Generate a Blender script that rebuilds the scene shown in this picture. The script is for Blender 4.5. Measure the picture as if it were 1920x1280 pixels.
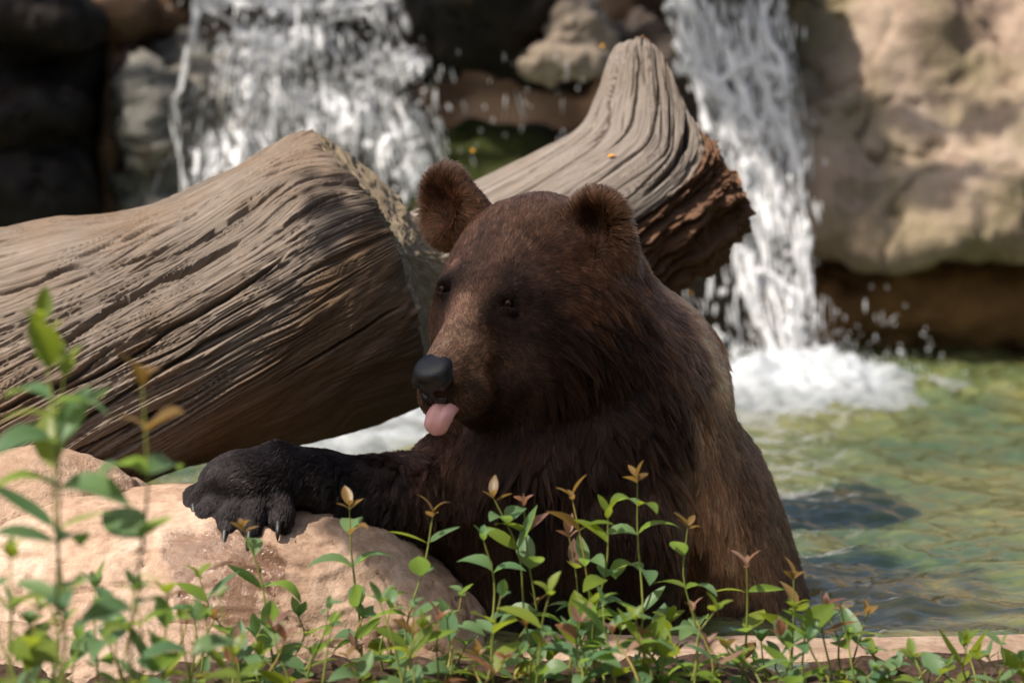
import bpy, math, random
import numpy as np
from mathutils import Vector, Matrix
from mathutils.kdtree import KDTree

for o in list(bpy.data.objects):
    bpy.data.objects.remove(o)
scene = bpy.context.scene
col = scene.collection
rng = np.random.default_rng(7)
random.seed(7)

# ------------------------------------------------------------------ camera
F = 5973.0                      # focal length in photo pixels (1920 wide)
CAM_H = 1.33                    # metres above the pool surface
PITCH = math.radians(7.3)
cam_d = bpy.data.cameras.new("camera")
cam = bpy.data.objects.new("camera", cam_d)
col.objects.link(cam)
cam.location = (0, 0, CAM_H)
cam.rotation_euler = (math.radians(90) - PITCH, 0, 0)
cam_d.sensor_width = 36.0
cam_d.lens = F / 1920 * 36
cam_d.clip_start = 0.05
cam_d.clip_end = 400
cam_d.dof.use_dof = True
cam_d.dof.focus_distance = 5.98
cam_d.dof.aperture_fstop = 2.6
scene.camera = cam

# ------------------------------------------------------------------ light
SUN_FROM = Vector((-0.46, -0.33, 0.82)).normalized()
w = bpy.data.worlds.new("World")
scene.world = w
w.use_nodes = True
wn = w.node_tree
sky = wn.nodes.new("ShaderNodeTexSky")
sky.sky_type = 'NISHITA'
sky.sun_disc = False
sky.dust_density = 3.5
sky.ozone_density = 0.6
sky.sun_elevation = math.asin(SUN_FROM.z)
sky.sun_rotation = math.atan2(SUN_FROM.x, SUN_FROM.y)
wn.links.new(sky.outputs[0], wn.nodes["Background"].inputs[0])
wn.nodes["Background"].inputs[1].default_value = 0.075
sl = bpy.data.lights.new("sun", 'SUN')
sl.energy = 3.5
sl.angle = math.radians(0.6)
sl.color = (1.0, 0.92, 0.80)
so = bpy.data.objects.new("sun", sl)
col.objects.link(so)
so.rotation_euler = (-SUN_FROM).to_track_quat('-Z', 'Y').to_euler()
scene.view_settings.view_transform = 'Standard'
scene.view_settings.look = 'None'
scene.view_settings.exposure = 0.85
scene.view_settings.gamma = 1.0
scene.render.engine = 'CYCLES'
scene.cycles.use_denoising = True
scene.cycles.sample_clamp_indirect = 6.0
scene.cycles.max_bounces = 8
scene.cycles.transparent_max_bounces = 12
scene.cycles_curves.shape = 'RIBBONS'

# ------------------------------------------------------------------ helpers
CP, SP = math.cos(PITCH), math.sin(PITCH)

def P(px, py, Y):
    """photo pixel + distance into the scene -> world points (arrays welcome)"""
    px = np.asarray(px, float); py = np.asarray(py, float); Y = np.asarray(Y, float)
    u = (px - 960) / F; v = -(py - 640) / F
    t = Y / (CP + v * SP)
    return np.stack([u * t, np.broadcast_to(Y, t.shape), CAM_H + t * (v * CP - SP)], -1)

class Space:
    """working space of one thing: x right, y down, d away, all in units of one photo pixel at distance Y0"""
    def __init__(s, Y0): s.Y0 = Y0; s.k = Y0 / F
    def __call__(s, p):
        p = np.asarray(p, float)
        return P(p[..., 0], p[..., 1], s.Y0 + p[..., 2] * s.k)

_perm = np.random.default_rng(3).permutation(4096).astype(np.int64)
_val = np.random.default_rng(4).random(4096) * 2 - 1
def _h(ix, iy, iz):
    return _val[_perm[(_perm[(_perm[ix & 4095] + iy) & 4095] + iz) & 4095]]
def noise3(x, y, z):
    x, y, z = np.broadcast_arrays(np.asarray(x, float), np.asarray(y, float), np.asarray(z, float))
    ix, iy, iz = np.floor(x).astype(np.int64), np.floor(y).astype(np.int64), np.floor(z).astype(np.int64)
    fx, fy, fz = x - ix, y - iy, z - iz
    fx = fx * fx * fx * (fx * (fx * 6 - 15) + 10); fy = fy * fy * fy * (fy * (fy * 6 - 15) + 10); fz = fz * fz * fz * (fz * (fz * 6 - 15) + 10)
    r = 0
    for a in (0, 1):
        wx = fx if a else 1 - fx
        for b in (0, 1):
            wy = fy if b else 1 - fy
            for c in (0, 1):
                r = r + wx * wy * (fz if c else 1 - fz) * _h(ix + a, iy + b, iz + c)
    return r
def fbm(x, y, z, oct=4, gain=0.5, lac=2.03):
    r, a = 0, 1.0
    for i in range(oct):
        r = r + a * noise3(x + 17.3 * i, y + 5.1 * i, z - 9.7 * i); a *= gain
        x, y, z = x * lac, y * lac, z * lac
    return r
def ridged(x, y, z, oct=4):
    r, a = 0, 1.0
    for i in range(oct):
        r = r + a * (1 - 2 * np.abs(noise3(x + 31 * i, y, z))); a *= 0.5
        x, y, z = x * 2.1, y * 2.1, z * 2.1
    return r

def mesh_obj(name, verts, faces, mat=None, parent=None, smooth=True):
    me = bpy.data.meshes.new(name)
    verts = np.asarray(verts, np.float32)
    faces = np.asarray(faces, np.int32)
    n = faces.shape[1]
    me.vertices.add(len(verts)); me.vertices.foreach_set("co", verts.ravel())
    me.loops.add(faces.size); me.loops.foreach_set("vertex_index", faces.ravel())
    me.polygons.add(len(faces)); me.polygons.foreach_set("loop_start", np.arange(0, faces.size, n, dtype=np.int32))
    if smooth: me.polygons.foreach_set("use_smooth", np.ones(len(faces), bool))
    me.update(calc_edges=True)
    if mat: me.materials.append(mat)
    o = bpy.data.objects.new(name, me)
    col.objects.link(o)
    if parent: o.parent = parent
    return o

def tag(o, label=None, cat=None, group=None, kind=None):
    if label: o["label"] = label
    if cat: o["category"] = cat
    if group: o["group"] = group
    if kind: o["kind"] = kind
    return o

def empty(name, loc):
    o = bpy.data.objects.new(name, None)
    o.empty_display_size = 0.05
    o.location = loc
    col.objects.link(o)
    return o

# --- signed distance fields + surface nets
def smin(a, b, k):
    h = np.maximum(k - np.abs(a - b), 0) / k
    return np.minimum(a, b) - h * h * k * 0.25
def smax(a, b, k): return -smin(-a, -b, k)
def sd_ell(X, Y, Z, c, r, axes=None):
    x, y, z = X - c[0], Y - c[1], Z - c[2]
    if axes is not None:
        a = np.asarray(axes, float)
        x, y, z = x * a[0, 0] + y * a[0, 1] + z * a[0, 2], x * a[1, 0] + y * a[1, 1] + z * a[1, 2], x * a[2, 0] + y * a[2, 1] + z * a[2, 2]
    k0 = np.sqrt((x / r[0]) ** 2 + (y / r[1]) ** 2 + (z / r[2]) ** 2) + 1e-6
    k1 = np.sqrt((x / r[0] ** 2) ** 2 + (y / r[1] ** 2) ** 2 + (z / r[2] ** 2) ** 2) + 1e-9
    return k0 * (k0 - 1) / k1
def sd_cone(X, Y, Z, a, b, ra, rb):
    bx, by, bz = b[0] - a[0], b[1] - a[1], b[2] - a[2]
    L = bx * bx + by * by + bz * bz
    x, y, z = X - a[0], Y - a[1], Z - a[2]
    t = np.clip((x * bx + y * by + z * bz) / L, 0, 1)
    return np.sqrt((x - t * bx) ** 2 + (y - t * by) ** 2 + (z - t * bz) ** 2) - (ra + (rb - ra) * t)

def surface_nets(fn, lo, hi, h):
    lo = np.asarray(lo, float); hi = np.asarray(hi, float)
    n = np.ceil((hi - lo) / h).astype(int) + 1
    ax = [lo[i] + h * np.arange(n[i]) for i in range(3)]
    V = np.asarray(fn(ax[0][:, None, None].astype(np.float32), ax[1][None, :, None].astype(np.float32), ax[2][None, None, :].astype(np.float32)), np.float32)
    V = np.broadcast_to(V, tuple(n)).copy()
    S = V < 0
    cnt = np.zeros(tuple(n - 1), np.int8)
    corners = [(a, b, c) for a in (0, 1) for b in (0, 1) for c in (0, 1)]
    for a, b, c in corners:
        cnt += S[a:n[0] - 1 + a, b:n[1] - 1 + b, c:n[2] - 1 + c]
    act = (cnt > 0) & (cnt < 8)
    I = np.argwhere(act)
    idx = -np.ones(act.shape, np.int32)
    idx[act] = np.arange(len(I))
    cv = {k: V[I[:, 0] + k[0], I[:, 1] + k[1], I[:, 2] + k[2]] for k in corners}
    acc = np.zeros((len(I), 3)); m = np.zeros(len(I))
    for p in corners:
        for axn in range(3):
            if p[axn] == 0:
                q = list(p); q[axn] = 1; q = tuple(q)
                va, vb = cv[p], cv[q]
                cr = (va < 0) != (vb < 0)
                t = np.where(cr, va / np.where(cr, va - vb, 1), 0)
                pos = np.repeat(np.array(p, float)[None], len(I), 0)
                pos[:, axn] += t
                acc[cr] += pos[cr]; m[cr] += 1
    verts = lo + h * (I + acc / m[:, None])
    quads = []
    for axn in range(3):
        sl0 = [slice(1, -1)] * 3; sl1 = [slice(1, -1)] * 3
        sl0[axn] = slice(0, -1); sl1[axn] = slice(1, None)
        A, B = S[tuple(sl0)], S[tuple(sl1)]
        E = np.argwhere(A != B)
        if not len(E): continue
        off = np.ones(3, int); off[axn] = 0
        E = E + off
        b1, b2 = (axn + 1) % 3, (axn + 2) % 3
        def cell(d1, d2):
            c = E.copy(); c[:, b1] += d1; c[:, b2] += d2
            return idx[c[:, 0], c[:, 1], c[:, 2]]
        q = np.stack([cell(-1, -1), cell(0, -1), cell(0, 0), cell(-1, 0)], 1)
        e = E
        ins = S[e[:, 0], e[:, 1], e[:, 2]]
        q[~ins] = q[~ins][:, ::-1]
        quads.append(q)
    q = np.concatenate(quads)
    return verts, q[(q >= 0).all(1)]

def vnormals(v, q):
    n = np.cross(v[q[:, 2]] - v[q[:, 0]], v[q[:, 3]] - v[q[:, 1]])
    out = np.zeros_like(v)
    for i in range(4): np.add.at(out, q[:, i], n)
    return out / (np.linalg.norm(out, axis=1, keepdims=True) + 1e-12)

def smooth_verts(v, q, it=2):
    for _ in range(it):
        acc = np.zeros_like(v); c = np.zeros(len(v))
        for i in range(4):
            np.add.at(acc, q[:, i], v[q[:, (i + 1) % 4]]); np.add.at(c, q[:, i], 1)
        v = v * 0.4 + 0.6 * acc / np.maximum(c, 1)[:, None]
    return v

# --- node materials
class NM:
    def __init__(s, name):
        s.m = bpy.data.materials.new(name); s.m.use_nodes = True
        s.t = s.m.node_tree; s.t.nodes.clear()
        s.out = s.n("ShaderNodeOutputMaterial")
    def n(s, ty, **kw):
        nd = s.t.nodes.new(ty)
        for k, v in kw.items():
            if k.startswith("_"): setattr(nd, k[1:], v)
        return nd
    def l(s, a, b): s.t.links.new(a, b)
    def coord(s, kind="Object", scale=(1, 1, 1), rot=(0, 0, 0)):
        tc = s.n("ShaderNodeTexCoord"); mp = s.n("ShaderNodeMapping")
        mp.inputs["Scale"].default_value = scale; mp.inputs["Rotation"].default_value = rot
        s.l(tc.outputs[kind], mp.inputs[0]); return mp.outputs[0]
    def noise(s, vec, scale, detail=6, rough=0.6, dist=0.0):
        nd = s.n("ShaderNodeTexNoise")
        nd.inputs["Scale"].default_value = scale; nd.inputs["Detail"].default_value = detail
        nd.inputs["Roughness"].default_value = rough; nd.inputs["Distortion"].default_value = dist
        if vec is not None: s.l(vec, nd.inputs["Vector"])
        return nd.outputs["Fac"]
    def ramp(s, fac, stops):
        nd = s.n("ShaderNodeValToRGB"); el = nd.color_ramp.elements
        while len(el) < len(stops): el.new(0.5)
        for e, (p, c) in zip(el, stops):
            e.position = p; e.color = (*c, 1) if len(c) == 3 else c
        s.l(fac, nd.inputs[0]); return nd.outputs[0]
    def mix(s, fac, a, b, mode='MIX'):
        nd = s.n("ShaderNodeMix", _data_type='RGBA', _blend_type=mode)
        for sock, v in ((nd.inputs[0], fac), (nd.inputs[6], a), (nd.inputs[7], b)):
            if hasattr(v, "is_linked") or hasattr(v, "links"): s.l(v, sock)
            else: sock.default_value = v if not isinstance(v, tuple) else (*v, 1)[:4]
        return nd.outputs[2]
    def math(s, op, a, b=0.5):
        nd = s.n("ShaderNodeMath", _operation=op)
        for sock, v in ((nd.inputs[0], a), (nd.inputs[1], b)):
            if hasattr(v, "links"): s.l(v, sock)
            else: sock.default_value = v
        return nd.outputs[0]
    def bump(s, h, strength=0.5, dist=0.01, normal=None):
        nd = s.n("ShaderNodeBump"); nd.inputs["Strength"].default_value = strength
        nd.inputs["Distance"].default_value = dist; s.l(h, nd.inputs["Height"])
        if normal is not None: s.l(normal, nd.inputs["Normal"])
        return nd.outputs[0]
    def bsdf(s, color, rough=0.7, normal=None, **kw):
        nd = s.n("ShaderNodeBsdfPrincipled")
        if hasattr(color, "links"): s.l(color, nd.inputs["Base Color"])
        else: nd.inputs["Base Color"].default_value = (*color, 1)
        if hasattr(rough, "links"): s.l(rough, nd.inputs["Roughness"])
        else: nd.inputs["Roughness"].default_value = rough
        if normal is not None: s.l(normal, nd.inputs["Normal"])
        for k, v in kw.items():
            nd.inputs[k.replace("_", " ")].default_value = v
        return nd.outputs[0]
    def done(s, sh):
        s.l(sh, s.out.inputs["Surface"]); return s.m

def catmull(t, pts):
    """pts (n,k) at even parameters, t in 0..1"""
    pts = np.asarray(pts, float); n = len(pts)
    x = np.clip(t, 0, 1) * (n - 1); i = np.clip(np.floor(x).astype(int), 0, n - 2); f = (x - i)[:, None]
    p = lambda j: pts[np.clip(j, 0, n - 1)]
    p0 = np.where((i - 1 < 0)[:, None], 2 * p(i) - p(i + 1), p(i - 1)); p1, p2 = p(i), p(i + 1)
    p3 = np.where((i + 2 > n - 1)[:, None], 2 * p(i + 1) - p(i), p(i + 2))
    return 0.5 * (2 * p1 + (p2 - p0) * f + (2 * p0 - 5 * p1 + 4 * p2 - p3) * f * f + (3 * p1 - p0 - 3 * p2 + p3) * f ** 3)

def tubes(lines, radii, sides=6):
    V, Q = [], []; base = 0
    ang = np.linspace(0, 2 * math.pi, sides, endpoint=False)
    for L, R in zip(lines, radii):
        L = np.asarray(L, float); R = np.broadcast_to(np.asarray(R, float), (len(L),))
        T = np.gradient(L, axis=0); T /= np.linalg.norm(T, axis=1, keepdims=True) + 1e-9
        ref = np.where(np.abs(T[:, 2:3]) > 0.9, np.array([[1., 0, 0]]), np.array([[0, 0, 1.]]))
        A = np.cross(T, ref); A /= np.linalg.norm(A, axis=1, keepdims=True) + 1e-9
        B = np.cross(T, A)
        ring = L[:, None] + R[:, None, None] * (np.cos(ang)[None, :, None] * A[:, None] + np.sin(ang)[None, :, None] * B[:, None])
        n = len(L)
        V.append(ring.reshape(-1, 3))
        i = base + np.arange(n * sides).reshape(n, sides); j = np.roll(i, -1, 1)
        Q.append(np.stack([i[:-1], j[:-1], j[1:], i[1:]], -1).reshape(-1, 4))
        base += n * sides
    return np.concatenate(V), np.concatenate(Q)


# unseen leaf masses placed between the sun and a spot: (the shaded spot px, py, Y), height, radii, leaves
CANOPY_SPOTS = [
 (1000, 480, 6.1, 3.5, (0.42, 0.38, 0.16), 1500), (1150, 740, 6.1, 3.6, (0.34, 0.38, 0.16), 1300), (870, 800, 6.0, 3.4, (0.33, 0.32, 0.15), 1100), (1010, 1000, 6.05, 3.3, (0.34, 0.26, 0.15), 900), (1180, 1000, 6.05, 3.3, (0.26, 0.26, 0.15), 600)]
FAR_SPOTS = [
 (-60, 180, 9.7, 4.2, (0.26, 0.5, 0.2), 1500), (-60, 380, 9.6, 4.2, (0.26, 0.45, 0.2), 1300), (960, 210, 10.4, 4.2, (0.22, 0.3, 0.15), 900),
 (1560, 240, 10.0, 4.2, (0.13, 0.16, 0.12), 420), (1590, 400, 9.9, 4.2, (0.20, 0.20, 0.12), 560), (1760, 450, 9.9, 4.2, (0.22, 0.10, 0.10), 380), (1870, 250, 10.0, 4.2, (0.08, 0.12, 0.1), 120)]

# ------------------------------------------------------------------ rock
def rock_mat(name, dark, mid, light, scale=3.0, rough=0.85, spec=0.3, speck=None, bump=0.5, moss=None):
    m = NM(name)
    v = m.coord()
    a = m.noise(v, scale, 8, 0.62, 0.4)
    b = m.noise(v, scale * 9, 6, 0.7)
    c = m.ramp(a, [(0.30, dark), (0.5, mid), (0.72, light)])
    fine = m.ramp(b, [(0.3, (0.62, 0.6, 0.58)), (0.6, (1, 1, 1))])
    c = m.mix(0.8, c, fine, 'MULTIPLY')
    if speck is not None:                      # darker mineral stains with a shape of their own
        s1 = m.ramp(m.noise(v, scale * 2.3, 9, 0.75, 1.2), [(0.56, (0, 0, 0)), (0.66, (1, 1, 1))])
        c = m.mix(m.math('MULTIPLY', s1, 0.6), c, speck)
    if moss is not None:
        s2 = m.ramp(m.noise(v, scale * 0.9, 7, 0.6, 0.3), [(0.48, (0, 0, 0)), (0.62, (1, 1, 1))])
        c = m.mix(m.math('MULTIPLY', s2, 0.75), c, moss)
    r = m.ramp(a, [(0.3, (rough * 0.7,) * 3), (0.7, (min(1, rough * 1.15),) * 3)])
    h = m.math('ADD', m.math('MULTIPLY', b, 0.5), m.noise(v, scale * 30, 4, 0.7))
    n = m.bump(h, bump, 0.012)
    return m.done(m.bsdf(c, r, n, Specular_IOR_Level=spec))

M_PALE = rock_mat("pale_sandstone", (0.30, 0.185, 0.12), (0.47, 0.325, 0.235), (0.60, 0.45, 0.35), 3.2, 0.8, 0.25, (0.16, 0.09, 0.055), 0.7)
M_TAN = rock_mat("tan_rock", (0.19, 0.13, 0.095), (0.37, 0.275, 0.21), (0.52, 0.42, 0.34), 1.6, 0.85, 0.25, (0.09, 0.065, 0.045), 0.9, (0.20, 0.17, 0.09))
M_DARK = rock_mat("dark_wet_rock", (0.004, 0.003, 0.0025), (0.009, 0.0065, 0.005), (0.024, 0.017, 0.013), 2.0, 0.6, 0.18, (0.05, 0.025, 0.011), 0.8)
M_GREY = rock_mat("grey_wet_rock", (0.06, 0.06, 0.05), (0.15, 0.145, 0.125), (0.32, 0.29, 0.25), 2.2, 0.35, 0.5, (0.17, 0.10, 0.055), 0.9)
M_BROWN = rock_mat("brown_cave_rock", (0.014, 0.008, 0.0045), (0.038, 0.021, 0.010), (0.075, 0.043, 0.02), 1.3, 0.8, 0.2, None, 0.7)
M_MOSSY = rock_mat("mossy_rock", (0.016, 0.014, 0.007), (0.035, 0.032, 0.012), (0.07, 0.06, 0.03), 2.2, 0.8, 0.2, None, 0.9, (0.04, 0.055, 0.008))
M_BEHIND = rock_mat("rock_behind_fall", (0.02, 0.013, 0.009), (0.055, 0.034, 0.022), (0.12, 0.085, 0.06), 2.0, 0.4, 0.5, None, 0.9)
M_OCHRE = rock_mat("ochre_rock", (0.10, 0.05, 0.02), (0.26, 0.135, 0.052), (0.40, 0.22, 0.085), 1.6, 0.8, 0.2, None, 0.7)
M_CREAM = rock_mat("cream_rock", (0.14, 0.105, 0.075), (0.28, 0.22, 0.165), (0.42, 0.34, 0.27), 3.0, 0.6, 0.4, (0.05, 0.04, 0.03), 0.9)

def rock(name, sp, prims, mat, label, voxel=12, k=40, amp=14, freq=0.012, strata=0.0, pits=0.0, seed=0, clip=None, smooth=1, group=None, cracks=0.0):
    prims = [(np.array(c, float), np.array(r, float) if np.ndim(r) else np.array([r] * 3, float)) for c, r in prims]
    lo = np.min([c - r for c, r in prims], 0) - 3 * voxel
    hi = np.max([c + r for c, r in prims], 0) + 3 * voxel
    def fn(X, Y, Z):
        d = None
        for c, r in prims:
            e = sd_ell(X, Y, Z, c, r)
            d = e if d is None else smin(d, e, k)
        if clip is not None: d = clip(X, Y, Z, d)
        return d
    v, q = surface_nets(fn, lo, hi, voxel)
    v = smooth_verts(v, q, smooth)
    n = vnormals(v, q)
    s = freq
    x, y, z = v[:, 0] * s + seed, v[:, 1] * s + seed * 1.7, v[:, 2] * s - seed
    dsp = fbm(x, y, z, 5, 0.5) * amp + ridged(x * 0.7, y * 0.7, z * 0.7 + 5, 4) * amp * 0.45
    if strata:
        yy = v[:, 1] * 0.035 + noise3(x, y * 0.6, z) * 1.3
        dsp += strata * (np.abs((yy % 1) - 0.5) * 2 - 0.5 + 0.8 * noise3(v[:, 0] * 0.02, yy * 2, z * 2))
    if pits:
        pn = noise3(x * 4.2, y * 4.2, z * 4.2)
        dsp -= pits * np.clip((pn - 0.38) * 4, 0, 1)
    if cracks:
        ca = np.abs(noise3(x * 0.9 + 3, y * 0.9, z * 0.9 + 7) + 0.35 * noise3(x * 3, y * 3, z * 3))
        dsp -= cracks * np.clip(1 - ca / 0.05, 0, 1)
    v = v + n * dsp[:, None]
    o = mesh_obj(name, sp(v), q, mat)
    if label: tag(o, label, "rock", group)
    return o

BG = Space(10.0)
# back wall: a rough cliff that closes the pool, behind all boulders
def relief_sheet(name, x0, x1, z0, z1, Y, nx, nz, amp, mat):
    X, Z = np.meshgrid(np.linspace(x0, x1, nx), np.linspace(z0, z1, nz), indexing="ij")
    D = fbm(X * 1.1, Z * 1.1, 3.3, 5) * amp + ridged(X * 0.8, Z * 1.6, 1.7, 4) * amp * 0.4 + 0.12 * Z
    v = np.stack([X, Y + D, Z], -1).reshape(-1, 3)
    i = np.arange(nx * nz).reshape(nx, nz)
    q = np.stack([i[:-1, :-1], i[1:, :-1], i[1:, 1:], i[:-1, 1:]], -1).reshape(-1, 4)
    return mesh_obj(name, v, q, mat)
wall = relief_sheet("cliff", -5.5, 5.5, -0.8, 1.75, 10.85, 320, 90, 0.16, M_BROWN)
tag(wall, kind="structure")

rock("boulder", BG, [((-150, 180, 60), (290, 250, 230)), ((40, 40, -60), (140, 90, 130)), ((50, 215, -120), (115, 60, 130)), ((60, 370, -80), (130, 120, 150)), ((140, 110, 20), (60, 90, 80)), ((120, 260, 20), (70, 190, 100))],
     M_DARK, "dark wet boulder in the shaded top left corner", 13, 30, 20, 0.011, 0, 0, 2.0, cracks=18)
rock("boulder", BG, [((230, 20, 20), (70, 60, 90)), ((205, 260, 10), (20, 190, 50)), ((300, 20, 110), (120, 60, 80))],
     rock_mat("rust_brown_rock", (0.05, 0.03, 0.018), (0.13, 0.075, 0.04), (0.26, 0.15, 0.08), 2.0, 0.7, 0.3), "rusty brown upright rock edge between dark boulder and left waterfall", 11, 30, 8, 0.014, seed=4.0)
rock("boulder", BG, [((480, 270, 110), (320, 260, 150)), ((300, 345, -10), (100, 26, 70)), ((290, 385, -40), (90, 22, 60)), ((275, 225, -70), (62, 130, 70)), ((330, 250, -30), (80, 120, 60)), ((420, 330, 30), (160, 40, 90))],
     M_GREY, "layered grey wet rock face behind the left waterfall", 11, 22, 11, 0.02, 13, 0, 6.0, smooth=1, cracks=10)
rock("boulder", BG, [((560, -15, 90), (260, 60, 150)), ((620, 100, 150), (130, 70, 110)), ((740, 110, 120), (100, 50, 90)), ((430, 70, 100), (80, 50, 90))],
     M_BEHIND, "dark ledge that the left waterfall tumbles over", 11, 25, 10, 0.02, 5, 0, 7.0)
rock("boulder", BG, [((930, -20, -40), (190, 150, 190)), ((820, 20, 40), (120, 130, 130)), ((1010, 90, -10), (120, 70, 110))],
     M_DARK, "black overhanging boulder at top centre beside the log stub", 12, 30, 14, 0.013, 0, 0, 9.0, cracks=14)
rock("boulder", BG, [((1075, 40, -150), (60, 70, 60)), ((1050, 115, -170), (85, 34, 60)), ((1110, 80, -150), (50, 60, 50))],
     M_CREAM, "cream sunlit rock ledge just left of the log stub", 8, 20, 9, 0.03, 7, 0, 11.0)
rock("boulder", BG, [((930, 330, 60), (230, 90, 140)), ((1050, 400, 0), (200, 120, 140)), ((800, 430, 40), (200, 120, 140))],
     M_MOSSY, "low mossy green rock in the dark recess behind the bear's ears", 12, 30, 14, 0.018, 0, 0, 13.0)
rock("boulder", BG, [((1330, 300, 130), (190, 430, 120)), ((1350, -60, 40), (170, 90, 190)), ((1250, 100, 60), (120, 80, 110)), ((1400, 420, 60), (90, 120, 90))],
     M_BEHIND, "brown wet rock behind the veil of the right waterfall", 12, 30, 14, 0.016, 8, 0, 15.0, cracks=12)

def lean(X, Y, Z, d):                          # the boulder leans back, its foot is undercut
    d = smax(d, (-190 + 0.72 * (475 - Y) + 34 * np.sin(X * 0.017 + Y * 0.012) - Z) * 0.81, 50)
    return smax(d, (Y - 475) * 0.98 + (Z - 0) * 0.10, 40)
rock("boulder", BG, [((1800, 130, 130), (420, 520, 430)), ((1600, 200, 150), (200, 420, 330)), ((1640, 330, 90), (260, 190, 190)), ((1840, 350, -105), (130, 75, 90)), ((1700, 150, -60), (150, 110, 110)), ((1900, 420, -40), (190, 90, 150)), ((1580, 420, 20), (120, 90, 120)), ((2150, 200, 100), (300, 330, 250))],
     M_TAN, "big tan boulder with sunlit patches at right above the dark undercut", 10, 50, 30, 0.0055, 0, 12, 17.0, clip=lean, cracks=26)
rock("boulder", BG, [((1780, 580, 190), (700, 90, 160)), ((1780, 520, 260), (700, 120, 120))], M_OCHRE, "low orange brown rock at the back of the undercut", 14, 30, 16, 0.012, 6, 0, 21.0)

# ------------------------------------------------------------------ pool floor, water, bank
def grid(x0, x1, y0, y1, nx, ny, fz, warp=1.0):
    t = np.linspace(0, 1, ny) ** warp
    X, Y = np.meshgrid(np.linspace(x0, x1, nx), y0 + (y1 - y0) * t, indexing="ij")
    v = np.stack([X, Y, fz(X, Y)], -1).reshape(-1, 3)
    i = np.arange(nx * ny).reshape(nx, ny)
    return v, np.stack([i[:-1, :-1], i[1:, :-1], i[1:, 1:], i[:-1, 1:]], -1).reshape(-1, 4)

def wave(X, Y):
    r1 = np.hypot(X - 1.05, Y - 9.2); r2 = np.hypot(X + 0.6, Y - 9.3); r3 = np.hypot(X - 0.5, Y - 6.15)
    z = 0.006 * np.sin(r1 * 21 + noise3(X * 2, Y * 2, 0) * 4) * np.exp(-r1 * 0.25) + 0.004 * np.sin(r2 * 17) * np.exp(-r2 * 0.3)
    z = z + 0.0035 * np.sin(r3 * 48 + noise3(X * 3, Y * 3, 2) * 2) * np.exp(-r3 * 1.3)
    z = z + 0.013 * fbm(X * 3.6, Y * 4.6, 0.0, 2) + 0.0075 * fbm(X * 11, Y * 13.5, 4.0, 2) + 0.0042 * fbm(X * 23, Y * 27, 7.0, 2)
    churn = np.exp(-((X - 1.0) / 0.9) ** 2 - ((Y - 9.2) / 0.7) ** 2)
    return z + churn * 0.03 * fbm(X * 9, Y * 9, 8.0, 3)

m = NM("pool_water")
v = m.coord(scale=(1, 1.4, 1))
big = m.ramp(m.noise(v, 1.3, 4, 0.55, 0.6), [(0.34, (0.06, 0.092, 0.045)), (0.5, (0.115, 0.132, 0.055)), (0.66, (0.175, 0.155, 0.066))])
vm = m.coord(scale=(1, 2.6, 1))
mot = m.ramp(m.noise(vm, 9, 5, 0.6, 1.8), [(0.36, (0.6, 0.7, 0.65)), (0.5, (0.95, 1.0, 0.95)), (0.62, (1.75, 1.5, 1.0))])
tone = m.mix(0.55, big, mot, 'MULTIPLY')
n = m.bump(m.noise(m.coord(scale=(1, 1.7, 1)), 22, 3, 0.5, 0.6), 0.30, 0.010)
wb = m.bsdf(tone, 0.02, n, IOR=1.45, Specular_IOR_Level=0.5, Subsurface_Weight=0.6, Subsurface_Scale=0.4)
wb.node.inputs["Coat Weight"].default_value = 0.5; wb.node.inputs["Coat IOR"].default_value = 1.6; wb.node.inputs["Coat Roughness"].default_value = 0.02
m.l(n, wb.node.inputs["Coat Normal"])
wb.node.inputs["Subsurface Radius"].default_value = (0.8, 0.9, 0.6)
M_WATER = m.done(wb)
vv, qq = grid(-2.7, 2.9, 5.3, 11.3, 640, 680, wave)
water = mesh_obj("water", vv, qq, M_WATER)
tag(water, kind="structure")

def bank_z(X, Y):
    return 0.025 + 0.11 * np.clip(5.55 - Y, 0, 9) + 0.02 * fbm(X * 4, Y * 4, 9.0, 3) * np.clip((5.7 - Y) * 6, 0, 1) - 0.6 * np.clip((Y - 5.66) * 4, 0, 1) + 0.014 * fbm(X * 22, Y * 22, 2.0, 3)
m = NM("dark_soil")
v = m.coord()
c = m.ramp(m.noise(v, 40, 7, 0.75), [(0.3, (0.025, 0.014, 0.009)), (0.5, (0.075, 0.045, 0.03)), (0.7, (0.16, 0.105, 0.075))])
M_SOIL = m.done(m.bsdf(c, 0.95, m.bump(m.noise(v, 90, 6, 0.75), 0.9, 0.012), Specular_IOR_Level=0.2))
vv, qq = grid(-4, 4, 0.3, 5.95, 360, 460, bank_z)
ground = mesh_obj("ground", vv, qq, M_SOIL)
tag(ground, kind="structure")

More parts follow.
